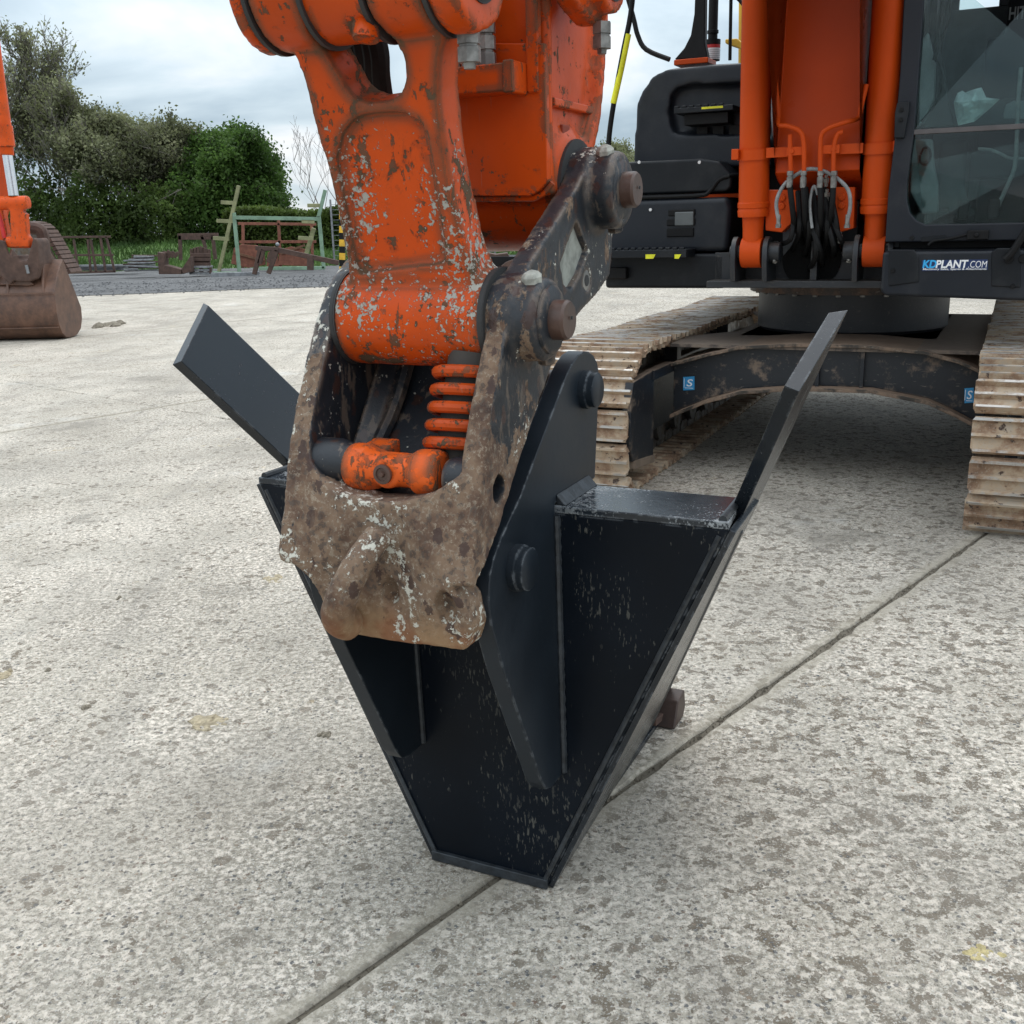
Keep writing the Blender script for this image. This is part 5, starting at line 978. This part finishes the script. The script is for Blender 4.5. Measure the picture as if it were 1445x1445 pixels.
# curved shell: profile in (Y,Z) swept across X
xr = oy(107, 440, YL - .33)[0] - .30; xl = xr - 2.1; prof = [(.62, .42), (.60, .25), (.50, .10), (.32, .02), (.12, .004), (-.08, .02), (-.22, .10), (-.30, .24), (-.33, .42), (-.32, .62), (-.27, .76), (-.05, 1.02), (.16, 1.18)]
pin = [(y * .94 + .01, z * .96 + .03) for y, z in prof[::-1]]
bd_ = bk.part('bucket_shell', MB().prism([(xl, YL + y, z) for y, z in prof + pin], (xr - xl, 0, 0)), M_bstl, bevel=.012, smooth=40)
for x in (xl, xr): bk.part('side_plate', MB().prism([(x - .012, YL + y, z) for y, z in prof], (.024, 0, 0)), M_bstl, bevel=.01, smooth=40)
bk.part('wear_strip', MB().box(xl, xr, YL - .345, YL - .325, .70, .715), M_bstl); bk.part('wear_strip', MB().box(xl, xr, YL - .32, YL - .29, .19, .205), M_bstl)
for u in (-8, 10, 60): p = oy(u, 395, YL - .2); bk.part('bucket_ear', MB().prism([(p[0], YL - .30, .70), (p[0], YL - .20, 1.05), (p[0], YL + .05, 1.35), (p[0], YL + .25, 1.2), (p[0], YL + .1, .9)], (.04, 0, 0)), M_bstl, bevel=.01)
bk.part('torque_tube', MB().prism([oy(u, v, YL - .26) for u, v in [(-6, 402), (40, 404), (48, 402), (38, 392), (14, 398)]], (0, .1, 0)), M_bstl, bevel=.02)
# its track behind: a dark belt curving down
tr2 = e2.part('crawler_track', MB().prism([(p[0], p[1], p[2]) for p in (oy(u, v, 18.6) for u, v in [(30, 330), (52, 324), (66, 340), (78, 362), (92, 385), (80, 400), (40, 400)])], (-.30, .2, 0)), M_shoe_in)
tp = [oy(u, v, 18.2) for u, v in [(38, 318), (50, 320), (59, 327), (66, 338), (73, 350), (80, 362), (88, 375), (96, 388)]]
for i in range(len(tp) * 2 - 2):
    p = Vector(tp[i // 2]); q = Vector(tp[i // 2 + 1]); a = p.lerp(q, (i % 2) * .5); b = p.lerp(q, (i % 2) * .5 + .42); d = (b - a).normalized(); nn = Vector((d.z, 0, -d.x))
    e2.part('track_shoe', MB().prism([a, b, b - nn * .07, a - nn * .07], (-.02, .55, 0)), M_rust2, tr2, bevel=.006)
hp = [oy(u, v, 17.6) for u, v in [(44, 322), (58, 326), (62, 350), (63, 372)]]
e2.part('hose_guard', MB().tube(hp, .10, 10, 4), M_rust2)

# ------------------------------------------------------------------ racks, frames and scrap at the edge of the yard
YR = 39.0
def b_(t, name, mat, u0, v0, u1, v1, w=.11, Y=YR, Y2=None, parent=None, h=None):
    return t.part(name, MB().bar(oy(u0, v0, Y), oy(u1, v1, Y2 or Y), w, h or w), mat, parent, bevel=.008)
rk = Thing('storage_rack', 'pale green steel A-frame rack with olive stub arms, in front of the hedge', 'rack', oy(385, 384, YR), 'W')
for a in ((337, 262, 309, 383), (330, 300, 338, 386), (459, 268, 449, 308), (450, 305, 457, 379)): b_(rk, 'post', M_green if a[0] != 337 else M_olive, *a, w=.12)
b_(rk, 'top_beam', M_green, 332, 307, 452, 309, .13); b_(rk, 'foot_beam', M_green, 300, 385, 340, 386, .12); b_(rk, 'foot_beam', M_green, 366, 379, 458, 378, .12)
for (u0, v0, u1, v1) in ((312, 285.5, 331, 286.5), (306, 311.5, 329, 312.5), (301, 336, 323, 337.5), (434, 290, 452, 290), (426, 312.5, 444, 313), (421, 335.5, 442, 337)): b_(rk, 'stub_arm', M_olive, u0, v0, u1, v1, .13)
b_(rk, 'rear_post', M_olive, 443, 322, 432, 360, .15, Y=YR + .6)
r2 = Thing('rusty_storage_rack', 'rust-brown steel frame with cross bars standing inside the green rack', 'frame', oy(390, 380, YR + 1.4), 'W')
for a in ((336, 315.5, 446, 316.5), (338, 341.5, 446, 341), (393, 309, 396, 378), (343, 316, 343, 378), (440, 316, 441, 378)): b_(r2, 'bar', M_rustred, *a, w=.10, Y=YR + 1.4)
for i, pts in enumerate([[(326, 372), (330, 350), (340, 345), (362, 346), (372, 356), (374, 374), (350, 378)], [(392, 374), (396, 352), (410, 348), (432, 352), (436, 376)], [(376, 376), (378, 356), (390, 354), (394, 376)]]):
    t = Thing('rusty_plate', ['round-topped rusty plate leaning inside the left half of the green rack', 'rusty plate leaning in the right half of the green rack', 'narrow rusty plate leaning in the middle of the green rack'][i], 'steel plate', oy(pts[0][0], 378, YR + 1), 'W', 'rusty plates in the green rack'); W3(pts, YR + 1.0, .14, 'plate', M_rustred, t)
    p = pts[1]; t.part('edge_rib', MB().bar(oy(pts[1][0], pts[1][1] + 6, YR + .97), oy(pts[-2][0] - 2, pts[-2][1] - 6, YR + .97), .08), M_rust)
fo = Thing('fork_attachment', 'dark steel fork frame with bent legs and long bar, before the green rack', 'attachment', oy(375, 386, 36), 'W')
for a in ((361, 350, 394, 352), (367, 353, 359, 387), (372, 352, 366, 372), (391, 353, 379, 386), (385, 354, 378, 370)): b_(fo, 'leg', M_rust2, *a, w=.14, Y=36)
b_(fo, 'long_bar', M_rust2, 394, 353, 478, 371, .16, Y=36); b_(fo, 'foot', M_rust2, 438, 360, 438, 381, .2, Y=36)
fo.part('bright_end', MB().ball(oy(391.5, 345, 36), .07, 10, 6), M_galv)
rl = Thing('rusty_railing', 'rusty rail frame with upright bars lying along the grass at the left', 'frame', oy(110, 386, 36), 'W')
for a in ((66, 335, 156, 334), (97, 385, 163, 383), (90, 360, 160, 360), (150, 334, 162, 384), (142, 336, 149, 384), (128, 338, 136, 384), (124, 338, 128, 384), (104, 338, 111, 385), (78, 336, 92, 386)): b_(rl, 'rail', M_rust2, *a, w=.07, Y=36)
sf = Thing('rusty_trestle', 'small dark rusty trestle on the grass, left of the green rack', 'frame', oy(280, 368, 41), 'W')
for a in ((251, 332, 308, 331), (252, 336, 308, 336), (254, 332, 255, 367), (285, 332, 290, 350), (300, 332, 304, 366)): b_(sf, 'bar', M_rust2, *a, w=.12, Y=41)
pp = Thing('steel_pile', 'low pile of grey galvanised slats left of the dark grab', 'steel pile', oy(200, 384, 37), 'W')
R = random.Random(5)
for k in range(16):
    v = 360 + k * 1.45; u0 = 176 + R.uniform(-3, 8) + (k < 4) * 6; u1 = 222 + R.uniform(-6, 4); b_(pp, 'slat', M_galv if k % 3 else M_rust2, u0, v + R.uniform(-1, 1), u1, v + R.uniform(-1.5, 1), .09, Y=37 + R.uniform(-.3, .3), h=.05)
pg = Thing('pipe_bundle', 'thin silver pipes lying on the ground behind the rusty rail frame', 'pipes', oy(130, 378, 40), 'W')
for k in range(9): b_(pg, 'pipe', M_galv, 90 + R.uniform(0, 20), 375 + k * .7, 175 + R.uniform(-10, 20), 374 + k * .8, .07, Y=40 + k * .1)
gb_ = Thing('dark_grab', 'dark steel grab with toothed top lying beside the grey slat pile', 'grab', oy(245, 386, 36.5), 'W')
for pts in ([(222, 356), (231, 357), (232, 374), (255, 380), (256, 387), (224, 387)], [(256, 380), (264, 368), (268, 362), (270, 384), (258, 386)]): W3(pts, 36.3, .5, 'jaw', M_rust2, gb_)
for k in range(13): u = 224 + k * 2.1; b_(gb_, 'tine', M_rust2, u, 362 + (k % 2) * 2, u + 1, 353 + (k % 3) + abs(k - 6) * .4, .07, Y=36.6)
cr = Thing('rebar_rack', 'small rack bristling with upright bars on a grey pallet, beside the rusty trestle', 'rack', oy(282, 386, 37), 'W')
for k in range(15): u = 270 + k * 1.8; b_(cr, 'upright', M_rust2, u, 372, u + R.uniform(-1, 1), 352 - 4 * sin(k / 14 * pi) + R.uniform(-1, 1), .06, Y=37)
for v in (360, 366, 373): b_(cr, 'rail', M_rust2, 269, v, 297, v, .12, Y=36.9)
pal = Thing('pallet', 'grey wooden pallet under the rack of upright bars', 'pallet', oy(284, 387, 36.8), 'W')
for v in (376.5, 381, 385.5): b_(pal, 'board', M_galv, 270, v, 298, v, .5, Y=36.9, h=.07)
for u in (272, 284, 296): b_(pal, 'block', M_rust2, u, 377, u, 386, .12, Y=36.75)
wl = Thing('timber_beam', 'long grey beam lying flat on the gravel below the green rack', 'timber', oy(350, 390, 34.5), 'W'); wl.part('beam', MB().bar(oy(298, 388.5, 36), oy(366, 386.5, 36.5), .22, .16), M_galv, bevel=.01)
# mesh fence behind, seen under the dipper
fe = Thing('mesh_fence', 'grey mesh fence with posts, glimpsed below the dipper', 'fence', oy(720, 390, 44), 'W')
for k in range(9): u = 470 + k * 38; p = oy(u, 340, 44); fe.part('post', MB().bar((p[0], 44, -.05), (p[0], 44, 2.6), .07), M_galv)
for k in range(12): a, b = oy(470, 340, 44)[0], oy(774, 340, 44)[0]; fe.part('wire', MB().bar((a, 44, .2 + k * .2), (b, 44, .2 + k * .2), .018), M_galv, smooth=0)
# dark machine parts behind the link's foot
tb = Thing('dark_trailer', 'black flat-bed trailer bed with a ragged load, seen between link and hitch', 'trailer', oy(715, 395, 22), 'W')
W3([(684, 362), (742, 362), (742, 378), (684, 379)], 21.8, 1.2, 'bed', M_hose, tb); W3([(684, 356), (700, 359), (716, 357), (719, 362), (684, 362)], 21.9, .6, 'load', M_rust2, tb); W3([(704, 378), (714, 370), (724, 366), (727, 372), (716, 380)], 21.6, .1, 'scoop', M_rust2, tb)
for u in (690, 736): p = oy(u, 385, 22.2); tb.part('wheel', MB().cyl((p[0], 21.9, .35), (p[0], 22.25, .35), .34, n=24), M_hose, bevel=.03)
hzp = Thing('hazard_post', 'yellow and black banded marker post behind the left edge of the link', 'post', oy(478, 386, 30), 'W')
for k in range(9): v = 300 + k * 9.5; hzp.part('band', MB().bar(oy(483, v, 30), oy(483, v + 9.5, 30), .15), M_yrail if k % 2 == 0 else M_hose)
# ------------------------------------------------------------------ clods of mud on the concrete
R = random.Random(12)
def clod(u, v, w, h, hgt, mat, label, n=9, grp='clods of mud on the concrete'):
    c = gnd(u, v); e = gnd(u + w, v); f_ = gnd(u, v + h); rx = (e - c).length; ry = (f_ - c).length
    o = bpy.data.objects.new('mud_clod', None); m = []
    for k in range(n):
        a = R.uniform(0, 6.28); q = R.uniform(0, .8) if k else 0; r = R.uniform(.25, .5) * (1.1 - q * .6)
        m.append(MB().ball((rx * q * cos(a), ry * q * sin(a), 0), (rx * r, ry * r * 1.1, hgt * R.uniform(.5, 1)), 10, 6))
    me = sculpt(m, (), max(.0022, min(rx, ry) / 11), 1, (0, 0, 0), min(rx, ry) * .22, 1.7 / min(rx, ry) , 'mud_clod')
    bpy.data.objects.remove(o); o = link('mud_clod', me, mat, None, smooth=0); o.location = c + Vector((0, 0, -.001)); tag(o, label, 'clod', grp)
clod(287, 1021, 34, 13, .014, M_mudc, 'largest crumbled pale clod, lying left of the bucket', 16)
clod(460, 1039, 12, 7, .010, M_mudd, 'small brown clod between the largest clod and the bucket')
clod(122, 999, 9, 5, .014, M_mudd, 'small rounded clod well left of the largest one', 4)
clod(10, 953, 13, 7, .014, M_mudc, 'pale clod at the left edge of the photo')
clod(68, 946, 6, 3, .012, M_mudd, 'tiny clod just right of the left-edge one', 4)
clod(168, 844, 5, 3, .014, M_mudd, 'tiny brown clod left of the hitch, farther off', 4)
clod(158, 459, 22, 4, .03, M_mudd, 'flat dark smear of mud beside the far brown bucket', 12)
clod(385, 818, 20, 6, .004, M_mudc, 'thin straw-coloured smear left of the hitch', 12)
clod(1385, 1345, 32, 12, .003, plain('yellow_mud', (.50, .42, .22), .95, 0, .3, 60, 1, 60), 'yellowish flattened smear at the lower right', 16)
